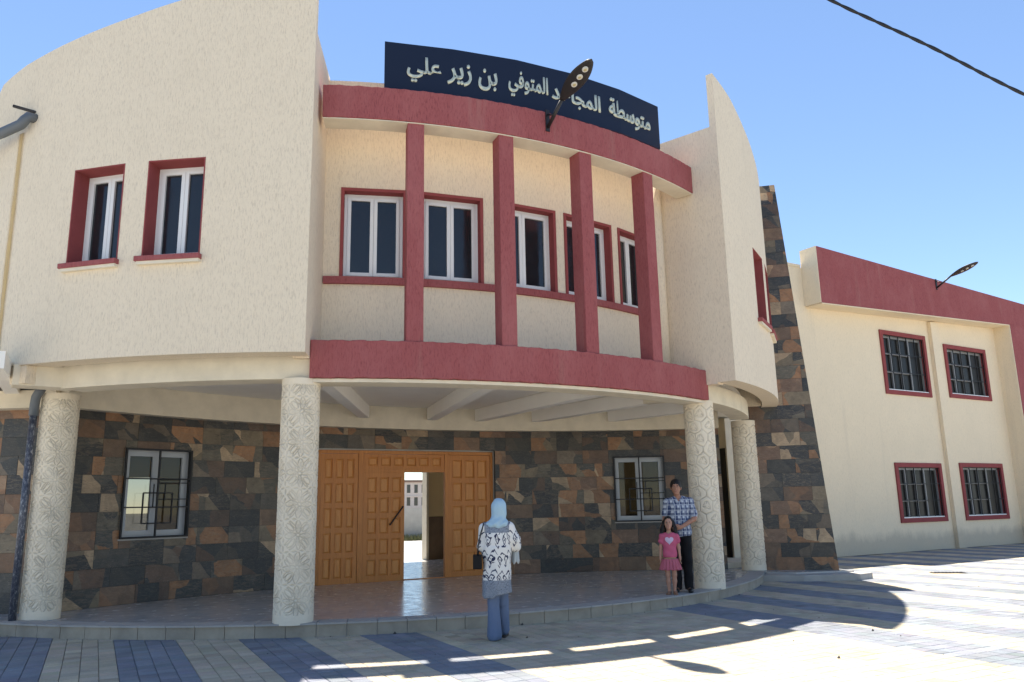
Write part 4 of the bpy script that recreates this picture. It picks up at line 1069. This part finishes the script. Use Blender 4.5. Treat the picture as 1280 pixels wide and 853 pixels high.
def man_shirt(P):
    d = ell_(P, (0, .01, 1.33), (.195, .125, .19)); d = smin(d, ell_(P, (0, .01, 1.08), (.182, .132, .24)), .07)
    d = smin(d, ell_(P, (.0, .012, .93), (.19, .142, .12)), .06)
    for x in (-1, 1): d = smin(d, seg_(P, (x*.05, .01, 1.475), (x*.175, .01, 1.435), .06, .068), .05)
    d = smin(d, chain(P, [((.185, .01, 1.43), .066), ((.237, .0, 1.225), .066)]), .03); d = smin(d, chain(P, [((-.185, .01, 1.43), .066), ((-.228, .045, 1.235), .062)]), .03)
    d = d+folds(P)
    d = np.maximum(d, .875+.012*np.sin(P[:, 0]*14)-P[:, 2]); d = np.maximum(d, P[:, 2]-1.535)
    vee = (P[:, 2]-1.44)*.55-np.abs(P[:, 0]); vee = np.where(P[:, 1] < -.02, vee, -1.0)
    d = np.maximum(d, vee)
    nk = np.hypot(P[:, 0]*1.0, (P[:, 1]-.01))-.064; return np.maximum(d, np.where(P[:, 2] > 1.47, -nk, -1))
def plaid():
    m = mat('blue_white_plaid', (.5, .5, .5), .85, spec=.15); k = N(m); t = k.n('TexCoord'); sx = k.n('SeparateXYZ'); k.l(t.outputs['Object'], sx.inputs[0])
    u = k.math('ADD', sx.outputs[0], k.math('MULTIPLY', sx.outputs[1], .6))
    def stripes(x, per, off, lo): return k.math('GREATER_THAN', k.math('FRACT', k.math('ADD', k.math('MULTIPLY', x, 1/per), off)), lo)
    a = stripes(u, .085, .1, .42); b = stripes(sx.outputs[2], .085, .2, .42); a2 = stripes(u, .085, .45, .86); b2 = stripes(sx.outputs[2], .085, .6, .86)
    c = k.mix(k.math('MULTIPLY', a, .85), (.52, .55, .60), (.035, .06, .16)); c = k.mix(k.math('MULTIPLY', b, .72), c, (.03, .05, .13))
    c = k.mix(k.math('MULTIPLY', a2, .6), c, (.65, .68, .72)); c = k.mix(k.math('MULTIPLY', b2, .55), c, (.62, .66, .72)); k.col(c)
    k.bump(k.noise(k.coord(), 14, 3), .3, .01); return m
M_PLAID = plaid()
shirt = sdf_obj('shirt', man_shirt, (-.40, -.20, .84), (.34, .22, 1.58), .0085, I4, M_PLAID, man)
def collar(P):
    d = None
    for x in (-1, 1):
        e = chain(P, [((x*.012, .085, 1.515), .012), ((x*.062, .05, 1.525), .013), ((x*.066, -.02, 1.50), .013), ((x*.035, -.085, 1.445), .014)], .01); d = e if d is None else smin(d, e, .01)
    return d
sdf_obj('collar', collar, (-.1, -.13, 1.40), (.1, .12, 1.56), .006, I4, cloth('collar_white', (.5, .52, .56)), man)
def man_trousers(P):
    d = ell_(P, (0, .01, .93), (.165, .118, .12))
    for x in (-1, 1): d = smin(d, chain(P, [((x*.082, .01, .88), .097), ((x*.088, .0, .50), .080), ((x*.092, .018, .06), .072)]), .03)
    d = d+.004*np.sin(P[:, 2]*26+P[:, 0]*30); return np.maximum(d, .04-P[:, 2])
sdf_obj('trousers', man_trousers, (-.22, -.16, .02), (.22, .18, 1.06), .011, I4, cloth('black_trousers', (.012, .012, .014)), man)
def shoes(P):
    d = None
    for x in (-1, 1):
        e = smin(ell_(P, (x*.098, .02, .045), (.044, .07, .045)), ell_(P, (x*.115, -.10, .033), (.046, .10, .036)), .04); d = e if d is None else np.minimum(d, e)
    return np.maximum(d, -P[:, 2])
sdf_obj('shoes', shoes, (-.2, -.24, -.01), (.2, .12, .12), .008, I4, mat('black_leather', (.012, .011, .010), .35), man)
def man_hair(P):
    q = (P-np.array((-.03, -.032, 1.675)))/1.07; d = ell_(q, (0, .020, .028), (.0865, .101, .106)); d = d+.0025*np.sin(P[:, 0]*180)*np.sin(P[:, 1]*150)
    front = (-.085+.35*np.clip(.050-q[:, 2], 0, 1)*2.2)-q[:, 1]; d = np.maximum(d, front*.8); return np.maximum(d, -.045-q[:, 2])
sdf_obj('hair', man_hair, (-.13, -.13, 1.62), (.10, .14, 1.86), .007, I4, HAIR, man)
face_parts(man, (-.03, -.032, 1.675), 1.07, LIP, BROW)

# ---- girl
gx, gy = 2.37, -.47
girl = person((gx, gy, .172), ground_rot(gx, gy), 'little girl in pink shirt and ruffled pink skirt in front of the man')
def girl_skin(P):
    d = head_sdf(P, (0, -.0, 1.115), .88)
    d = smin(d, chain(P, [((0, .012, .93), .036), ((0, .005, 1.05), .034)]), .025)
    d = smin(d, ell_(P, (0, 0, .84), (.095, .062, .11)), .04); d = smin(d, ell_(P, (0, 0, .66), (.088, .062, .12)), .04); d = smin(d, ell_(P, (0, 0, .55), (.095, .068, .08)), .04)
    for x in (-1, 1):
        d = smin(d, chain(P, [((x*.052, 0, .53), .052), ((x*.052, -.005, .30), .036), ((x*.050, .012, .20), .034), ((x*.045, .012, .06), .022)]), .02)
        d = smin(d, seg_(P, (x*.045, .015, .03), (x*.060, -.085, .02), .023, .020), .02)
        d = smin(d, seg_(P, (x*.03, 0, .935), (x*.105, 0, .91), .032, .032), .03)
        d = smin(d, chain(P, [((x*.112, 0, .905), .031), ((x*.145, .01, .73), .025), ((x*.155, -.02, .575), .018)]), .018)
        d = smin(d, hand(P, (x*.155, -.02, .575), (x*.02, -.1, -1), (-.05*x, -1, 0), .125, .3*x), .012)
    return d
sdf_obj('body', girl_skin, (-.24, -.15, -.02), (.24, .13, 1.25), .0072, I4, SKG, girl)
def girl_top(P):
    d = ell_(P, (0, 0, .85), (.122, .082, .13)); d = smin(d, ell_(P, (0, 0, .70), (.112, .084, .16)), .05); d = smin(d, ell_(P, (0, 0, .60), (.116, .092, .09)), .04)
    for x in (-1, 1): d = smin(d, chain(P, [((x*.05, 0, .94), .036), ((x*.115, 0, .905), .043), ((x*.132, .003, .83), .046)]), .03)
    d = d+.003*np.sin(P[:, 2]*50+P[:, 0]*30); d = np.maximum(d, .575-P[:, 2]); d = np.maximum(d, P[:, 2]-.965); return np.maximum(d, .045-np.hypot(P[:, 0], P[:, 1]+.005)-np.clip(.93-P[:, 2], 0, 1)*2)
M_PINK = cloth('pink_jersey', (.62, .13, .22), .3)
top = sdf_obj('pink_shirt', girl_top, (-.20, -.12, .57), (.20, .12, 1.0), .0075, I4, M_PINK, girl)
def girl_skirt(P):
    a = np.arctan2(P[:, 1], P[:, 0]); t = np.clip((.63-P[:, 2])/.24, 0, 1); rr = .100+.075*t**.8+.010*t*np.sin(a*15)+.004*np.sin(a*31+2)
    d = (np.hypot(P[:, 0], P[:, 1]*1.25)-rr)*.8; d = np.maximum(d, np.abs(P[:, 2]-.515)-.135-.006*np.sin(a*9)); return np.maximum(d, -(d+.012)*(P[:, 2] < .55))
sdf_obj('pink_skirt', girl_skirt, (-.22, -.2, .36), (.22, .2, .66), .0075, I4, cloth('pink_tulle', (.56, .15, .20), .8), girl)
def girl_hair(P):
    q = (P-np.array((0, 0, 1.115)))/.88; d = ell_(q, (0, .022, .030), (.086, .100, .102)); d = np.maximum(d, ((-.055+.45*np.clip(.07-q[:, 2], 0, 1))-q[:, 1])*.8)*.88; d = np.maximum(d, (1.06-P[:, 2]))
    for x in (-1, 1):
        d = smin(d, chain(P, [((x*.070, .03, 1.13), .030), ((x*.098, .03, 1.02), .040), ((x*.118, .015, .90), .038), ((x*.110, .01, .80), .018)]), .03)
    d = smin(d, ell_(P, (0, .075, 1.0), (.10, .045, .13)), .03)
    return d+.003*np.sin(P[:, 0]*160+P[:, 2]*40)
sdf_obj('hair', girl_hair, (-.2, -.12, .74), (.2, .16, 1.25), .0072, I4, HAIR, girl)
sdf_obj('sandals', lambda P: np.maximum(np.minimum(*[smin(seg_(P, (x*.045, .03, .006), (x*.062, -.10, .006), .030, .034), seg_(P, (x*.045-.02, -.05, .04), (x*.062+.02, -.05, .04), .008, .008), .01) for x in (-1, 1)]), -P[:, 2]), (-.12, -.15, -.01), (.12, .08, .07), .006, I4, mat('tan_leather', (.22, .11, .06), .6), girl)
face_parts(girl, (0, 0, 1.115), .88, mat('girl_lip', (.45, .16, .15), .4), BROW)
# pale heart print on the shirt front
hp = []; 
for i in range(28):
    t = 2*math.pi*i/28; X = (.0043)*16*math.sin(t)**3; Z = (.0043)*(13*math.cos(t)-5*math.cos(2*t)-2*math.cos(3*t)-math.cos(4*t)); hp.append((X, Z))
def fronty(x, z):
    P = np.stack([np.full(90, x), np.linspace(-.14, -.02, 90), np.full(90, z)], 1); d = girl_top(P); i = np.argmax(d < 0); return P[i, 1]-.004
ring0 = [(x, fronty(x, .845+z), .845+z) for x, z in hp]; ringm = [(x*.5, fronty(x*.5, .845+z*.5), .845+z*.5) for x, z in hp]; n_ = len(hp)
MB().add(ring0+ringm+[(0, fronty(0, .845), .845)], [(i, (i+1) % n_, n_+(i+1) % n_, n_+i) for i in range(n_)]+[(n_+i, n_+(i+1) % n_, 2*n_) for i in range(n_)]).build('heart_print', mat('pale_print', (.62, .5, .62), .8), girl)

# ---- woman walking away
wx, wy = -1.47, -1.91
wom = person((wx, wy, .0), ground_rot(wx, wy), 'woman in pale blue headscarf and patterned tunic walking to the entrance')
def wom_skin(P):
    Q = P.copy(); Q[:, 1] = -Q[:, 1]
    d = head_sdf(Q, (.03, -.02, 1.575), .97)
    d = smin(d, chain(P, [((.02, 0, 1.36), .05), ((.03, .005, 1.48), .048)]), .03)
    d = smin(d, ell_(P, (0, 0, 1.24), (.15, .095, .16)), .05); d = smin(d, ell_(P, (0, 0, 1.02), (.135, .1, .17)), .05); d = smin(d, ell_(P, (0, 0, .88), (.155, .11, .12)), .05)
    d = smin(d, chain(P, [((-.07, 0, .86), .085), ((-.06, .02, .46), .058), ((-.05, -.02, .09), .036)]), .03); d = smin(d, chain(P, [((.07, 0, .86), .085), ((.075, .10, .48), .058), ((.07, .22, .09), .036)]), .03)
    d = smin(d, seg_(P, (-.05, -.03, .045), (-.055, .12, .03), .032, .026), .03); d = smin(d, seg_(P, (.07, .2, .05), (.095, .36, .03), .032, .026), .03)
    for x in (-1, 1): d = smin(d, seg_(P, (x*.05, 0, 1.38), (x*.15, 0, 1.35), .05, .05), .04)
    d = smin(d, chain(P, [((.16, 0, 1.345), .045), ((.225, .03, 1.12), .036), ((.20, .23, 1.09), .026)]), .02); d = smin(d, hand(P, (.20, .23, 1.09), (-.1, 1, .1), (-.6, 0, .8), .17, .5), .012)
    d = smin(d, chain(P, [((-.16, 0, 1.345), .045), ((-.185, .03, 1.10), .036), ((-.13, .22, 1.02), .026)]), .02); return smin(d, hand(P, (-.13, .22, 1.02), (.2, 1, .1), (.6, 0, .8), .17, .5), .012)
sdf_obj('body', wom_skin, (-.30, -.16, -.01), (.32, .50, 1.74), .0095, I4, SKW, wom)
def wom_tunic(P):
    d = ell_(P, (.0, 0, 1.24), (.185, .125, .17)); d = smin(d, ell_(P, (0, 0, 1.05), (.178, .135, .24)), .06)
    for x in (-1, 1): d = smin(d, seg_(P, (x*.04, 0, 1.385), (x*.155, 0, 1.345), .05, .062), .05)
    a = np.arctan2(P[:, 1], P[:, 0]); t = np.clip((1.10-P[:, 2])/.6, 0, 1); rr = .165+.022*t+.008*t*np.sin(a*7+1)
    e = (np.hypot(P[:, 0]+.015*t, P[:, 1]*1.22)-rr)*.85; d = smin(d, np.maximum(e, np.abs(P[:, 2]-.80)-.30), .04)
    d = smin(d, chain(P, [((.16, 0, 1.345), .062), ((.225, .02, 1.19), .074), ((.235, .05, 1.12), .070), ((.22, .16, 1.09), .058)]), .03); d = smin(d, chain(P, [((-.16, 0, 1.345), .06), ((-.19, .02, 1.12), .06), ((-.15, .15, 1.04), .052)]), .03)
    hem = .535-.10*np.clip((-.02-P[:, 0])/.1, 0, 1)*np.clip((P[:, 0]+.2)/.1, 0, 1)+.02*np.clip(P[:, 0]*8, 0, 1)
    d = d+folds(P, .003, 22); return np.maximum(d, hem-P[:, 2])
def ikat():
    m = mat('ikat_print_fabric', (.7, .7, .68), .85, spec=.15); k = N(m); t = k.n('TexCoord'); sx = k.n('SeparateXYZ'); k.l(t.outputs['Object'], sx.inputs[0]); z = sx.outputs[2]
    u = k.math('ADD', sx.outputs[0], k.math('MULTIPLY', sx.outputs[1], .75)); nz = k.noise(k.coord((1, 1, .3)), 26, 4, .7)
    wv_ = k.noise(k.coord((1, 1, .8)), 5.5, 2); u = k.math('ADD', u, k.math('MULTIPLY', wv_, .16)); z0_ = z; z = k.math('ADD', z, k.math('MULTIPLY', k.noise(k.coord((1, 1, .1)), 8, 2), .22))
    P_, Q_ = .095, .115
    row = k.math('FLOOR', k.math('MULTIPLY', z, 1/Q_)); fx = k.math('SUBTRACT', k.math('FRACT', k.math('ADD', k.math('MULTIPLY', u, 1/P_), k.math('MULTIPLY', row, .5))), .5); fz = k.math('SUBTRACT', k.math('FRACT', k.math('MULTIPLY', z, 1/Q_)), .5)
    d = k.math('ADD', k.math('MULTIPLY', k.math('ABSOLUTE', fx), 1.5), k.math('ABSOLUTE', fz)); d = k.math('ADD', d, k.math('MULTIPLY', k.math('SUBTRACT', nz, .5), .55))
    ring = k.math('LESS_THAN', k.math('ABSOLUTE', k.math('SUBTRACT', d, .46)), .105); core = k.math('LESS_THAN', d, .14)
    chev = k.math('ABSOLUTE', k.math('SUBTRACT', k.math('FRACT', k.math('ADD', k.math('MULTIPLY', z, 1/Q_), k.math('ADD', k.math('MULTIPLY', k.math('ABSOLUTE', fx), .9), k.math('MULTIPLY', nz, .5)))), .5)); chv = k.math('LESS_THAN', chev, .09)
    parity = k.math('GREATER_THAN', k.math('FRACT', k.math('MULTIPLY', row, .5)), .25)
    inkA = k.math('MAXIMUM', ring, core); ink = k.math('ADD', k.math('MULTIPLY', inkA, parity), k.math('MULTIPLY', chv, k.math('SUBTRACT', 1.0, parity)))
    c = k.mix(k.math('MINIMUM', ink, 1.0), (.70, .69, .66), k.mix(nz, (.012, .016, .05), (.05, .06, .11)))
    grey = k.ramp(k.noise(k.coord(), 85, 3, .8), [(.42, (.09, .11, .15)), (.52, (.33, .36, .40)), (.6, (.16, .19, .24))])
    up_ = k.math('MULTIPLY', k.math('GREATER_THAN', z0_, 1.285), k.math('LESS_THAN', k.math('ABSOLUTE', sx.outputs[0]), .155)); lowm = k.math('LESS_THAN', z0_, .715)
    k.col(k.mix(k.math('MAXIMUM', up_, lowm), c, grey)); k.bump(k.noise(k.coord((1, 1, .3)), 12, 3), .5, .015); return m
sdf_obj('patterned_tunic', wom_tunic, (-.27, -.19, .40), (.33, .26, 1.46), .009, I4, ikat(), wom)
def fringe(P):
    d = seg_(P, (.225, .09, 1.06), (.232, .10, .93), .045, .05)
    return np.maximum(d+.006*np.sin(P[:, 0]*170+P[:, 1]*90), .90+.02*np.sin(P[:, 0]*110)-P[:, 2])
sdf_obj('fringed_cuff', fringe, (.15, .0, .87), (.32, .20, 1.13), .007, I4, cloth('pale_fringe', (.45, .50, .52), 1.0), wom)
def wom_trousers(P):
    d = chain(P, [((-.055, 0, .80), .095), ((-.055, .0, .45), .072), ((-.050, -.03, .06), .090)]); e = chain(P, [((.055, 0, .80), .095), ((.060, .09, .45), .070), ((.062, .20, .10), .080)])
    d = smin(d, e, .015)
    d = d+.010*np.sin(np.arctan2(P[:, 1]-.05, P[:, 0])*7+P[:, 2]*5)*np.clip(.85-P[:, 2], 0, 1); return np.maximum(d, .008+.10*np.clip(P[:, 1]-.08, 0, 1)-P[:, 2])
sdf_obj('blue_trousers', wom_trousers, (-.20, -.16, -.01), (.20, .28, .92), .010, I4, cloth('dusty_blue_cloth', (.15, .20, .31), .7), wom)
def hijab(P):
    d = ell_(P, (.03, .012, 1.590), (.098, .113, .122)); d = smin(d, chain(P, [((.03, .01, 1.50), .088), ((.022, .0, 1.42), .105)]), .05)
    d = smin(d, ell_(P, (.01, .0, 1.385), (.155, .115, .055)), .05)
    w = P[:, 2]*70-P[:, 0]*55; d = d+.0045*np.sin(w)*np.clip((1.52-P[:, 2])*8, 0, 1)+.002*np.sin(P[:, 2]*40+P[:, 0]*60)
    d = np.maximum(d, 1.335-.12*P[:, 0]-P[:, 2]); f = ell_(P, (.03, .115, 1.575), (.062, .05, .085)); return np.maximum(d, -f)
sdf_obj('headscarf', hijab, (-.17, -.15, 1.28), (.20, .16, 1.74), .008, I4, cloth('pale_blue_scarf', (.42, .60, .72), .9), wom)
bag = MB(); bF = frame((-.235, .01, .93), (1, .2, 0), (-.2, 1, 0)); bag.box(bF, -.055, .055, -.12, .12, -.09, .075); bo = bag.build('handbag_body', mat('black_bag_leather', (.012, .012, .013), .4), None) if False else None
def bagf(P):
    q = P-np.array((-.245, -.02, .935)); b = np.maximum(np.maximum(np.abs(q[:, 0])-.042, np.abs(q[:, 1])-.11), np.abs(q[:, 2])-.075+.12*np.clip(np.abs(q[:, 1])-.06, 0, 1)); return b-.012
hb_ = person((wx, wy, 0), ground_rot(wx, wy), 'x'); hb_.name = 'handbag'; ORG['handbag'] = Vector((0, 0, 0)); hb_['label'] = 'small black handbag hanging at the left hip of the walking woman'; hb_['category'] = 'handbag'
sdf_obj('bag_body', bagf, (-.33, -.17, .82), (-.16, .13, 1.04), .008, I4, mat('black_bag_leather', (.008, .008, .009), .55, spec=.15), hb_)
MB().tube([(-.245, -.10, 1.00), (-.235, -.11, 1.12), (-.20, -.085, 1.28), (-.165, -.06, 1.385), (-.155, .0, 1.415), (-.17, .06, 1.37), (-.21, .09, 1.15), (-.24, .06, 1.01)], .009, 8).build('strap', mat('black_strap', (.012, .012, .013), .5), hb_, smooth=True)
MB().tube([(-.262, -.075, 1.005), (-.262, -.06, 1.015)], .012, 10).build('clasp', mat('brass_clasp', (.45, .32, .12), .3, 1.0), hb_)
sdf_obj('sandals', lambda P: np.maximum(np.minimum(seg_(P, (.072, .19, .012), (.10, .37, .012), .030, .036), seg_(P, (-.05, -.05, .01), (-.055, .14, .01), .030, .034)), -P[:, 2]), (-.12, -.1, -.01), (.16, .44, .06), .007, I4, mat('dark_sandal', (.03, .022, .018), .6), wom)
